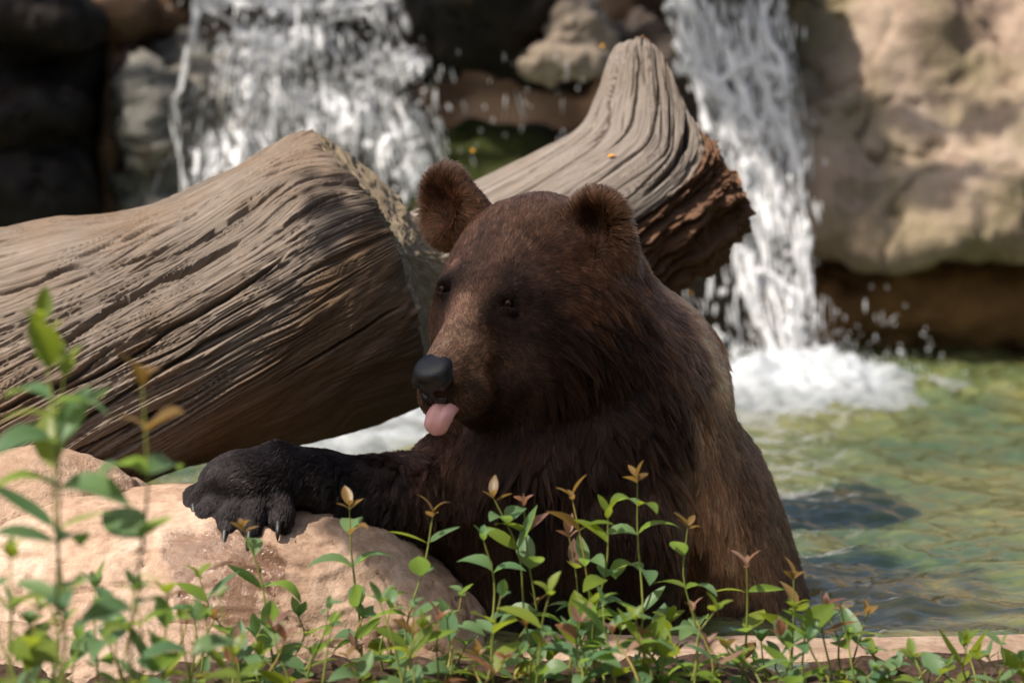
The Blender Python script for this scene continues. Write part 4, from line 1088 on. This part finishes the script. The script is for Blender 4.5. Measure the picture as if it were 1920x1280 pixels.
def make_fur(N):
    tri = np.concatenate([bq[:, [0, 1, 2]], bq[:, [0, 2, 3]]])
    A, B, C = bv[tri[:, 0]], bv[tri[:, 1]], bv[tri[:, 2]]
    cr = np.cross(B - A, C - A); area = np.linalg.norm(cr, axis=1) / 2
    fn = cr / (2 * area[:, None] + 1e-9)
    cen = (A + B + C) / 3
    # short coats need more hairs; the hidden far side and what stands deep in the water need few
    face = np.exp(-((cen[:, 0] - 930) / 190) ** 2 - ((cen[:, 1] - 540) / 240) ** 2) * (cen[:, 2] < 330)
    paw = (cen[:, 0] < 760) * 1.0
    dens = area * (0.75 + 1.9 * face + 0.8 * paw) * np.clip(0.95 - fn[:, 2] * 1.0, 0.12, 1.0)
    dens[cen[:, 1] > 1240] = 0
    k = rng.choice(len(tri), N, p=dens / dens.sum())
    r1 = np.sqrt(rng.random(N))[:, None]; r2 = rng.random(N)[:, None]
    root = A[k] * (1 - r1) + B[k] * (r1 * (1 - r2)) + C[k] * (r1 * r2)
    nn = bn[tri[k, 0]] * (1 - r1) + bn[tri[k, 1]] * (r1 * (1 - r2)) + bn[tri[k, 2]] * (r1 * r2)
    nn /= np.linalg.norm(nn, axis=1, keepdims=True) + 1e-9
    # bare skin: nose leather, lips, eyes
    bare = (np.linalg.norm(root - NOSE_C, axis=1) < 44)
    for p in (EYE_N, EYE_F): bare |= np.linalg.norm(root - p, axis=1) < 7.5
    keep = ~bare
    root, nn = root[keep], nn[keep]; N = len(root)
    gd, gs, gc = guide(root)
    L, lift, cl = gs[:, 0], gs[:, 1], gs[:, 2]
    # swirl the lie of the coat a little, patch by patch
    sw = np.stack([noise3(root[:, 0] * .02 + o, root[:, 1] * .02, root[:, 2] * .02 + o) for o in (0, 40, 80)], 1)
    gd = gd + 0.38 * sw + 0.10 * rng.normal(size=(N, 3))
    t = gd - nn * (gd * nn).sum(1, keepdims=True)
    t /= np.linalg.norm(t, axis=1, keepdims=True) + 1e-6
    d0 = t + nn * (lift * (0.8 + 0.5 * rng.random(N)))[:, None]
    d0 /= np.linalg.norm(d0, axis=1, keepdims=True)
    L = L * (0.65 + 0.5 * rng.random(N)) * (1 + 0.25 * sw[:, 0])
    # wet locks hang longer than the coat between them
    lock = noise3(root[:, 0] * .07, root[:, 1] * .03, root[:, 2] * .07) * np.clip((cl - 0.5) * 4, 0, 1)
    L = L * (1 + 0.55 * lock)
    K = 6
    s = np.linspace(0, 1, K)
    grav = np.array([0, 1, 0.0])
    pts = root[:, None] + d0[:, None] * (L[:, None] * s[None])[..., None]
    bend = (t - nn * 0.25) * 0.35 + grav * 0.10
    pts += bend[:, None] * (L[:, None] * (s ** 2)[None])[..., None] * 0.55
    pts -= d0[:, None] * (L[:, None] * (s ** 2)[None])[..., None] * 0.12
    L0 = L
    # clumps: two levels, wet locks on neck, chest and arm
    clump_tint = np.ones((N, 1))
    for level, (per, pw, amt) in enumerate([(9, 1.2, 0.7), (95, 1.15, 1.15)]):
        M = max(1, N // per)
        ci = rng.choice(N, M, replace=False)
        kd = KDTree(M)
        for j in range(M): kd.insert(root[ci[j]], j)
        kd.balance()
        near = np.fromiter((kd.find(r)[1] for r in root), int, N)
        cp = pts[ci[near]]; cl_n = cl * amt * (0.55 + 0.6 * rng.random(M)[near])
        clump_tint = clump_tint * np.exp(rng.normal(size=M) * (0.18, 0.20)[level])[near][:, None]
        if level == 1: cl_n = cl_n * np.clip((cl - 0.42) * 3.2, 0, 1)
        wgt = np.clip(cl_n, 0, 0.97)[:, None] * (s ** pw)[None]
        pts = pts * (1 - wgt[..., None]) + cp * wgt[..., None]
    jit = rng.normal(size=(N, K, 3)) * (0.02 * L)[:, None, None] * s[None, :, None]
    pts += jit
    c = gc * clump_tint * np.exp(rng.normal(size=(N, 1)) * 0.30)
    pale = rng.random(N) < 0.07
    c[pale] *= np.array([1.9, 1.7, 1.5])
    lp, lc, ll = wet_locks(K)
    pts = np.concatenate([pts, lp]); c = np.concatenate([c, lc]); L = np.concatenate([L, ll]); N = len(pts)
    cu = bpy.data.hair_curves.new("fur")
    cu.add_curves([K] * N)
    W = BS(pts) - ob
    cu.attributes["position"].data.foreach_set("vector", W.astype(np.float32).ravel())
    rad = cu.attributes.get("radius") or cu.attributes.new("radius", 'FLOAT', 'POINT')
    r = (np.clip(L, 8, 60) / 60 * 0.00085 + 0.00046)[:, None] * np.array([1.0, 1.0, 0.95, 0.8, 0.55, 0.15])[None]
    rad.data.foreach_set("value", r.astype(np.float32).ravel())
    ca = cu.attributes.new("haircol", 'FLOAT_COLOR', 'CURVE')
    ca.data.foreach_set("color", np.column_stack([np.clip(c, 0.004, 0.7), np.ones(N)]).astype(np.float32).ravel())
    o = bpy.data.objects.new("fur", cu); col.objects.link(o); o.parent = bear
    m = NM("bear_fur")
    at = m.n("ShaderNodeAttribute"); at.attribute_name = "haircol"
    hi = m.n("ShaderNodeHairInfo")
    tipc = m.mix(m.ramp(hi.outputs["Intercept"], [(0.35, (0, 0, 0)), (1.0, (1, 1, 1))]), at.outputs["Color"], m.mix(1.0, at.outputs["Color"], (1.7, 1.6, 1.5, 1), 'MULTIPLY'))
    hb = m.n("ShaderNodeBsdfHairPrincipled", _parametrization='COLOR')
    m.l(tipc, hb.inputs["Color"])
    hb.inputs["Roughness"].default_value = 0.38; hb.inputs["Radial Roughness"].default_value = 0.55; hb.inputs["IOR"].default_value = 1.30
    hb.inputs["Random Roughness"].default_value = 0.3
    df = m.n("ShaderNodeBsdfDiffuse"); m.l(tipc, df.inputs["Color"])
    hm = m.n("ShaderNodeMixShader"); hm.inputs[0].default_value = 0.45
    m.l(hb.outputs[0], hm.inputs[1]); m.l(df.outputs[0], hm.inputs[2])
    m.done(hm.outputs[0])
    cu.materials.append(m.m)
    tag(o, kind="stuff")
    return o
NOSE_C = H(204, -6, -44)
make_fur(300000)

def small_part(name, fn, lo, hi, h, mat, parent=None, smooth=1, label=None):
    v, q = surface_nets(fn, lo, hi, h); v = smooth_verts(v, q, smooth)
    o = mesh_obj(name, BS(v) - ob, q, mat, parent or bear)
    if label: o["label"] = label
    return o
# nose leather
hax = np.array([av, fv, nv_])
def nose_fn(X, Y, Z):
    e = lambda p, r: sd_ell(X, Y, Z, p, r, hax)
    d = e(H(184, -6, -16), (40, 37, 18))                               # flat top
    d = smin(d, e(H(198, -6, -52), (35, 30, 40)), 9)                   # front pad
    for s in (-1, 1):
        d = smin(d, e(H(198, -6 + s * 27, -30), (17, 22, 17)), 7)      # wings
    for s in (-1, 1):
        d = smax(d, -e(H(229, -6 + s * 18, -50), (11, 24, 11)), 4)
        d = smax(d, -e(H(210, -6 + s * 35, -52), (12, 18, 6)), 4)
    d = smax(d, -e(H(230, -6, -76), (2.2, 14, 26)), 4)
    pn = H(0, 0, 1)
    d = smax(d, (X - pn[0]) * nv_[0] + (Y - pn[1]) * nv_[1] + (Z - pn[2]) * nv_[2], 7)
    return d
m = NM("nose_leather")
v = m.coord()
M_NOSE = m.done(m.bsdf((0.010, 0.009, 0.010), 0.30, m.bump(m.noise(v, 420, 3, 0.6), 0.5, 0.002), Specular_IOR_Level=0.6))
nc = H(190, 0, -40)
small_part("nose", nose_fn, nc - 85, nc + 85, 2.6, M_NOSE)
# tongue hanging out
m = NM("tongue")
v = m.coord()
M_TONGUE = m.done(m.bsdf(m.ramp(m.noise(v, 30, 4), [(0.3, (0.60, 0.27, 0.25)), (0.7, (0.76, 0.40, 0.37))]), 0.38, m.bump(m.noise(v, 350, 3), 0.25, 0.002), Subsurface_Weight=0.25, Specular_IOR_Level=0.5))
def tongue_mesh():
    nv, nu = 26, 28
    C = catmull(np.linspace(0, 1, nv), np.array([(862, 742, -42), (840, 757, -78), (826, 772, -97), (818, 793, -103), (812, 816, -98)], float))
    T = np.gradient(C, axis=0); T /= np.linalg.norm(T, axis=1, keepdims=True)
    side = np.array([.93, .12, -.34]); side = side[None] - T * (T @ side)[:, None]; side /= np.linalg.norm(side, axis=1, keepdims=True)
    nrm = np.cross(T, side); nrm *= np.sign(-nrm[:, 2:3])
    t = np.linspace(0, 1, nv)
    hw = np.interp(t, [0, .3, .6, .85, 1], [22, 27, 27.5, 24, 20]) * np.sqrt(np.clip(1 - np.clip((t - .8) / .2, 0, 1) ** 2.4, 0, 1))
    th = np.interp(t, [0, .7, 1], [10, 6.5, 4]) * np.sqrt(np.clip(1 - np.clip((t - .85) / .15, 0, 1) ** 2.2, 0.0, 1))
    a = np.linspace(0, 2 * math.pi, nu, endpoint=False)
    cu = np.sign(np.cos(a)) * np.abs(np.cos(a)) ** 0.8; sv = np.sin(a)
    x = hw[:, None] * cu[None]
    y = th[:, None] * sv[None] - (sv > 0) * 8.0 * np.exp(-(cu / 0.2) ** 2)[None] * np.clip(1.15 - t, 0, 1)[:, None] - 5.0 * (cu ** 2)[None] * np.sin(t * 3)[:, None]
    y = y + 1.2 * noise3(x * 0.07, t[:, None] * 5, 3.0)
    V = C[:, None] + x[..., None] * side[:, None] + y[..., None] * nrm[:, None]
    i = np.arange(nv * nu).reshape(nv, nu); j = np.roll(i, -1, 1)
    return V.reshape(-1, 3), np.stack([i[:-1], j[:-1], j[1:], i[1:]], -1).reshape(-1, 4)
V, Q = tongue_mesh()
vn = vnormals(V, Q)
if np.mean(np.sum(vn * (V - V.mean(0)), 1)) < 0: Q = Q[:, ::-1]
tg = mesh_obj("tongue", BS(V) - ob, Q, M_TONGUE, bear); tg["label"] = "pink tongue hanging from the mouth"
# dark lower lip
m = NM("dark_lip")
M_LIP = m.done(m.bsdf((0.012, 0.010, 0.010), 0.3))
LP = np.array([hit(x, y) for x, y in ((842, 776), (862, 781), (884, 777), (906, 767), (926, 757), (944, 748))])
LP = catmull(np.linspace(0, 1, 24), LP) + np.array([0, 0, 1.0])
V, Q = tubes([LP], [6.0 * np.sin(np.linspace(0.5, 3.05, 24)) + 0.4], 8)
mesh_obj("lower_lip", BS(V) - ob, Q, M_LIP, bear)
# eyes
m = NM("eye")
ge = m.n("ShaderNodeNewGeometry")
tcx = m.n("ShaderNodeTexCoord")
gr_ = m.n("ShaderNodeVectorMath", _operation='LENGTH')
sepv = m.n("ShaderNodeSeparateXYZ"); m.l(tcx.outputs["Object"], sepv.inputs[0])
cmb = m.n("ShaderNodeCombineXYZ"); m.l(sepv.outputs[0], cmb.inputs[0]); m.l(sepv.outputs[1], cmb.inputs[1])
m.l(cmb.outputs[0], gr_.inputs[0])
ec = m.ramp(m.math('MULTIPLY', gr_.outputs["Value"], 76.0), [(0.0, (0.002, 0.002, 0.002)), (0.20, (0.002, 0.002, 0.002)), (0.25, (0.07, 0.028, 0.009)), (0.46, (0.045, 0.018, 0.006)), (0.55, (0.006, 0.004, 0.003))])
M_EYE = m.done(m.bsdf(ec, 0.22, None, Specular_IOR_Level=0.25))
def uv_ball(r, nu=28, nw=16):
    th = np.linspace(0, math.pi, nw); ph = np.linspace(0, 2 * math.pi, nu, endpoint=False)
    V = np.stack([np.sin(th)[:, None] * np.cos(ph), np.sin(th)[:, None] * np.sin(ph), np.cos(th)[:, None] + 0 * ph], -1).reshape(-1, 3) * r
    i = np.arange(nw * nu).reshape(nw, nu); j = np.roll(i, -1, 1)
    return V, np.stack([i[:-1], i[1:], j[1:], j[:-1]], -1).reshape(-1, 4)
for p, look in ((EYE_N, (-.35, .1, -.93)), (EYE_F, (-.75, .1, -.6))):
    V, Q = uv_ball(0.0102)
    o = mesh_obj("eye", V, Q, M_EYE, bear)
    wpos = BS(p + 0.5 * nv_ * 0 + np.array([0, 0, 12.5 if p is EYE_N else 16.0])) - ob
    lw = Vector((look[0], -look[2] * -1, -look[1]))        # working x,y,d -> world x,z(-),y
    lw = Vector((look[0], look[2], -look[1])).normalized()
    o.rotation_mode = 'QUATERNION'; o.rotation_quaternion = lw.to_track_quat('Z', 'Y'); o.location = wpos
# claws
m = NM("claw")
M_CLAW = m.done(m.bsdf((0.009, 0.008, 0.008), 0.5, None, Specular_IOR_Level=0.6))
for (tx, ty, td, r), (dx, ln) in zip(TOES, [(4, 40), (2, 54), (-6, 56), (-6, 50), (-2, 36)]):
    t = np.linspace(0, 1, 9)
    Lc = np.column_stack([tx + dx * t - 4, ty + 2 + ln * t, td - r * 0.80 - 22 * np.sin(t * 2.2) - 4])
    V, Q = tubes([Lc], [6.6 * (1 - t) ** 0.6 + 0.5], 8)
    mesh_obj("claw", BS(V) - ob, Q, M_CLAW, bear)

# ------------------------------------------------------------------ seedlings
def leaf_mesh(name, W, fold, arch, curl, mat, tipw=0.85):
    nu, nl = 4, 6
    V = []
    for j in range(nl + 1):
        y = j / nl
        hw = 0.5 * W * (math.sin(math.pi * min(1, y ** tipw)) ** 0.85 if 0 < y < 1 else 0.0) + (0.004 if j == 0 else 0.0)
        a = arch * y
        yy = math.sin(a) / arch if abs(arch) > 1e-3 else y
        zz = -(1 - math.cos(a)) / arch if abs(arch) > 1e-3 else 0
        for i in range(nu + 1):
            x = (i / nu - 0.5) * 2 * hw
            V.append((x, yy, zz + abs(x) * fold + curl * x * math.sin(3.0 * y)))
    F = []
    for j in range(nl):
        for i in range(nu):
            a = j * (nu + 1) + i
            F.append((a, a + 1, a + nu + 2, a + nu + 1))
    me = bpy.data.meshes.new(name)
    me.from_pydata(V, [], F); me.update()
    me.polygons.foreach_set("use_smooth", [True] * len(F))
    me.materials.append(mat)
    return me
M_LEAF = leaf_material("seedling_leaf", (0.10, 0.20, 0.10), (0.18, 0.28, 0.12), (0.32, 0.48, 0.08), 0.42)
M_LIME = leaf_material("young_lime_leaf", (0.13, 0.20, 0.03), (0.22, 0.27, 0.04), (0.40, 0.48, 0.04), 0.38)
M_ORANGE = leaf_material("young_bronze_leaf", (0.17, 0.10, 0.035), (0.29, 0.18, 0.06), (0.38, 0.22, 0.05), 0.38)
M_PINK = leaf_material("pinkish_young_leaf", (0.24, 0.13, 0.10), (0.36, 0.22, 0.16), (0.40, 0.18, 0.09), 0.38)
M_DRY = leaf_material("dry_leaf", (0.30, 0.22, 0.14), (0.50, 0.42, 0.30), (0.35, 0.25, 0.12), 0.7)
lrng = random.Random(11)
LEAVES = {}
for key, mat in (("green", M_LEAF), ("lime", M_LIME), ("orange", M_ORANGE), ("pink", M_PINK), ("dry", M_DRY)):
    LEAVES[key] = [leaf_mesh("leaf", lrng.uniform(0.40, 0.60) * (0.78 if key in ("orange", "pink") else 1), lrng.uniform(0.12, 0.55), lrng.choice([0.3, 0.6, 0.9, 1.3, -0.4]), lrng.uniform(-0.25, 0.25), mat, lrng.uniform(0.75, 0.95)) for _ in range(6)]
m = NM("green_stem"); M_STEM = m.done(m.bsdf(m.ramp(m.noise(m.coord(), 14, 3), [(0.35, (0.12, 0.16, 0.03)), (0.65, (0.26, 0.26, 0.06))]), 0.5))
m = NM("yellow_stem"); M_STEMY = m.done(m.bsdf(m.ramp(m.noise(m.coord(), 14, 3), [(0.35, (0.26, 0.20, 0.05)), (0.65, (0.42, 0.31, 0.09))]), 0.5))

def add_leaf(plant, pos, az, el, L, key, roll=0.0):
    y = Vector((math.cos(az) * math.cos(el), math.sin(az) * math.cos(el), math.sin(el)))
    up = Vector((0, 0, 1)); z = (up - y * up.dot(y)).normalized(); x = y.cross(z)
    R = Matrix((x, y, z)).transposed().to_4x4() @ Matrix.Rotation(roll, 4, 'Y')
    o = bpy.data.objects.new("leaf", lrng.choice(LEAVES[key]))
    col.objects.link(o); o.parent = plant
    o.matrix_local = Matrix.Translation(pos) @ R @ Matrix.Diagonal((L, L, L, 1))
    return o

def seedling(px, py, Y, base_dx, leafL, pairs, label, group=None, tip="orange", stem=None, bare=0.25, seed=0, Yb=None, big=None):
    r = lrng
    top = Vector(P(px, py, Y).tolist())
    bx = float(top.x) + base_dx; by = Yb if Yb else Y + r.uniform(-0.05, 0.05)
    base = Vector((bx, by, float(bank_z(np.array([bx]), np.array([by]))[0]) - 0.01))
    pl = empty("seedling", base)
    tag(pl, label, "seedling", group)
    h = top - base
    mid1 = h * 0.35 + Vector((r.uniform(-.012, .012), r.uniform(-.012, .012), 0)) - Vector((h.x * 0.12, 0, 0))
    mid2 = h * 0.7 + Vector((r.uniform(-.012, .012), r.uniform(-.012, .012), 0)) - Vector((h.x * 0.10, 0, 0))
    Lc = catmull(np.linspace(0, 1, 14), np.array([(0, 0, 0), mid1, mid2, h]))
    V, Q = tubes([Lc], [np.linspace(0.0026, 0.0011, 14) * (leafL / 0.06) ** 0.5], 6)
    mesh_obj("stem", V, Q, stem or r.choice([M_STEM, M_STEM, M_STEMY]), pl)
    az = r.uniform(0, math.pi)
    for k in range(pairs):
        f = bare + (0.97 - bare) * (k / max(1, pairs - 1)) if pairs > 1 else 0.9
        pos = Vector(catmull(np.array([f]), Lc[[0, 4, 9, 13]])[0].tolist())
        top_f = k / max(1, pairs - 1)
        size = leafL * (0.75 + 0.45 * math.sin(math.pi * min(1, top_f * 0.9 + 0.1))) * (0.62 if k == pairs - 1 else 1)
        el = math.radians(r.uniform(5, 30) + 30 * top_f)
        for s in (0, math.pi):
            if r.random() < 0.08: continue
            key = "green"
            if k == pairs - 1: key = tip
            elif k == pairs - 2: key = r.choice([tip, "lime", "green"])
            elif k == pairs - 3: key = r.choice(["lime", "green", "green"])
            add_leaf(pl, pos + Vector((0, 0, r.uniform(-.002, .002))), az + s + r.uniform(-.25, .25), el + r.uniform(-.2, .2), size * r.uniform(0.8, 1.15), key, r.uniform(-.5, .5))
        az += math.pi / 2 + r.uniform(-.35, .35)
    for s in range(2):                                  # closed bud leaves at the tip
        add_leaf(pl, h, az + s * math.pi, math.radians(r.uniform(35, 75)), leafL * r.uniform(0.35, 0.7), tip, r.uniform(-.6, .6))
    return pl

MAIN = [
 (78, 606, 4.35, 0.03, 0.082, 7, "tallest blurred seedling at the left edge with yellow and lime tip leaves", "lime"),
 (122, 690, 4.40, -0.02, 0.080, 5, "second blurred stem right beside the tallest seedling at the left edge", "lime"),
 (266, 706, 4.38, -0.01, 0.080, 5, "tall blurred seedling with an orange tip standing before the big log", "orange"),
 (20, 1035, 4.40, 0.01, 0.066, 3, "short blurred seedling with lime leaves at the left margin", "lime"),
 (455, 990, 5.40, 0.06, 0.060, 4, "seedling with bronze tip just below the bear's claws", "orange"),
 (372, 1078, 5.35, 0.07, 0.060, 3, "seedling leaning left across the wet patch of the boulder", "lime"),
 (655, 948, 5.42, 0.02, 0.060, 4, "upright seedling with an open orange tip against the bear's forearm", "orange"),
 (812, 962, 5.42, -0.05, 0.062, 4, "right-leaning seedling with orange tip below the bear's chest", "orange"),
 (905, 1005, 5.38, 0.02, 0.060, 3, "seedling with broad pale leaf pair under the bear's chest", "green"),
 (925, 932, 5.42, 0.08, 0.060, 5, "tall left-leaning seedling with bronze tips in front of the bear's chest", "orange"),
 (982, 942, 5.46, 0.02, 0.058, 4, "seedling with pinkish cupped tip, second of the tall ones before the chest", "pink"),
 (1072, 930, 5.44, 0.05, 0.060, 4, "seedling with one long upright bronze leaf before the bear's chest", "orange"),
 (1140, 962, 5.40, -0.02, 0.062, 4, "seedling topped by broad olive leaves in front of the dark foreleg", "lime"),
 (1066, 1000, 5.48, 0.04, 0.052, 3, "small pink-tipped seedling between two taller ones at centre", "pink"),
 (1195, 895, 5.42, 0.00, 0.062, 5, "tallest seedling in front of the bear with spread orange crown", "orange"),
 (1290, 985, 5.42, 0.01, 0.060, 4, "seedling with two long bronze leaves in front of the bear's flank", "orange"),
 (1400, 1058, 5.40, -0.01, 0.062, 3, "seedling with pale purple upright leaves before the bear's flank", "pink"),
 (1488, 1082, 5.38, 0.00, 0.062, 3, "seedling with round olive leaf at the bear's waterline", "orange"),
 (1625, 1150, 5.40, -0.04, 0.058, 2, "lone pale-stemmed seedling against the water at right", "orange"),
 (1088, 1165, 5.25, 0.00, 0.068, 3, "purple leaved seedling low in the centre foreground", "pink"),
 (775, 1190, 5.25, 0.0, 0.066, 3, "low seedling with one rusty leaf in front of the boulder", "orange"),
 (1815, 1205, 5.32, 0.0, 0.055, 2, "small seedling on the soil near the right edge", "lime"),
 (1462, 1190, 5.30, 0.02, 0.060, 3, "bushy seedling in front of the coping below the bear", "pink"),
]
for k, (px, py, Y, dx, L, n, lab, tip) in enumerate(MAIN):
    seedling(px, py, Y, dx, L * 1.15, n + (0 if Y < 5 else 1), lab, None, tip, bare=0.42 if Y < 5 else 0.2)
ORD = ["first", "second", "third", "fourth", "fifth", "sixth", "seventh", "eighth", "ninth", "tenth", "eleventh", "twelfth", "thirteenth", "fourteenth", "fifteenth", "sixteenth", "seventeenth", "eighteenth", "nineteenth", "twentieth"]
TIPW = {"green": "plain green", "orange": "bronze tipped", "lime": "lime tipped", "pink": "pinkish tipped"}
def row(n, x0, x1, y0, y1, Y0, Y1, L0, L1, prs, tips, where, group, bare, what):
    spec = sorted((x0 + (x1 - x0) * (k + lrng.random()) / n, lrng.uniform(y0, y1), lrng.uniform(Y0, Y1), lrng.choice(tips)) for k in range(n))
    cnt = {t: 0 for t in tips}; tot = {t: sum(1 for q in spec if q[3] == t) for t in tips}
    for px, py, Y, tip in spec:
        cnt[tip] += 1
        lab = f"{ORD[cnt[tip] - 1]} {TIPW[tip]} {what} from the left {where}" if tot[tip] > 1 else f"only {TIPW[tip]} {what} {where}"
        seedling(px, py, Y, lrng.uniform(-.05, .05), lrng.uniform(L0, L1), lrng.choice(prs), lab, group, tip, bare=bare)
TT = ["green", "green", "green", "orange", "lime", "pink"]
row(14, 330, 640, 1130, 1235, 5.15, 5.45, .05, .075, [2, 3, 3], TT, "in the low row by the pale boulder", "low seedlings along the bottom edge", .25, "seedling")
row(17, 640, 960, 1110, 1235, 5.15, 5.48, .05, .078, [2, 3, 3], TT, "in the low row below the chest", "low seedlings along the bottom edge", .25, "seedling")
row(19, 960, 1280, 1095, 1230, 5.15, 5.5, .05, .078, [2, 3, 3], TT, "in the low row below the foreleg", "low seedlings along the bottom edge", .25, "seedling")
row(14, 1280, 1620, 1130, 1245, 5.15, 5.5, .05, .075, [2, 3, 3], TT, "in the low row by the coping", "low seedlings along the bottom edge", .25, "seedling")
row(18, -20, 440, 1090, 1230, 4.6, 4.95, .06, .088, [2, 3, 3], ["green", "green", "lime"], "in the blurred bottom left corner", "blurred seedlings in the bottom left corner", .4, "low seedling")
row(14, 1620, 1930, 1205, 1262, 5.2, 5.45, .045, .065, [2, 2, 3], ["green", "green", "lime"], "on the soil in the bottom right corner", "tiny seedlings in the bottom right corner", .4, "tiny seedling")

# fallen leaf on the grey log, drifting petals, twigs on the soil
def loose_leaf(name, p, az, el, L, key, label, cat):
    o = bpy.data.objects.new(name, LEAVES[key][0]); col.objects.link(o)
    y = Vector((math.cos(az) * math.cos(el), math.sin(az) * math.cos(el), math.sin(el)))
    z = (Vector((0, -0.4, 1)) - y * Vector((0, -0.4, 1)).dot(y)).normalized(); x = y.cross(z)
    o.matrix_world = Matrix.Translation(Vector(p)) @ Matrix((x, y, z)).transposed().to_4x4() @ Matrix.Scale(L, 4)
    tag(o, label, cat)
m = NM("orange_petal"); M_PETAL = m.done(m.bsdf((0.85, 0.38, 0.02), 0.5, None, Subsurface_Weight=0.1))
def petal(px, py, Y, r, label):
    V, Q = uv_ball(r, 10, 7); V[:, 2] *= 0.45; V[:, 0] *= 1.2
    o = mesh_obj("petal", V, Q, M_PETAL); o.location = P(px, py, Y).tolist(); o.rotation_euler = (0.9, 0.3, 0.5)
    tag(o, label, "petal")
petal(887, 283, 8.3, 0.0055, "tiny orange petal drifting in the air above the bear's head")
petal(1130, 87, 8.3, 0.0055, "tiny orange petal drifting left of the log stub's tip")
petal(1295, 549, 7.3, 0.0075, "small orange petal hanging under the torn log end beside the bear's back")
dep = bpy.context.evaluated_depsgraph_get()
def cast(px, py):
    p = P(px, py, 6.0); o = Vector((0, 0, CAM_H)); d = (Vector(p.tolist()) - o).normalized()
    ok, loc, nor, _, ob_, _ = scene.ray_cast(bpy.context.evaluated_depsgraph_get(), o, d)
    return loc, nor
m = NM("amber_leaf"); M_AMBER = m.done(m.bsdf((0.75, 0.30, 0.03), 0.5))
amb = leaf_mesh("leaf", 0.5, 0.3, 0.8, 0.1, M_AMBER); LEAVES["amber"] = [amb]
loc, nor = cast(1150, 294)
loose_leaf("fallen_leaf", loc + nor * 0.004 - Vector((0.012, 0, 0.002)), 0.3, 0.3, 0.030, "amber", "small orange leaf lying on the grey log above the bear's ear", "leaf")
for k, (px, py, ln, lab) in enumerate([(1740, 1262, .06, "thin dry twig standing up from the soil at lower right"), (1855, 1268, .05, "short dry twig leaning on the soil near the right corner"), (1560, 1268, .08, "pale dry twig lying among the seedlings by the coping")]):
    b = P(px, py, 5.42)
    L = np.array([(0, 0, 0), (0.004, 0, ln * .5), (0.012 * (-1) ** k, 0, ln)])
    V, Q = tubes([L], [np.array([.0018, .0015, .0006])], 5)
    o = mesh_obj("twig", V, Q, M_BARK); o.location = (b[0], 5.42, float(bank_z(np.array([b[0]]), np.array([5.42]))[0]) - 0.003); o.rotation_euler = (0.1, 0.5 if k else 0.05, 0)
    tag(o, lab, "twig")
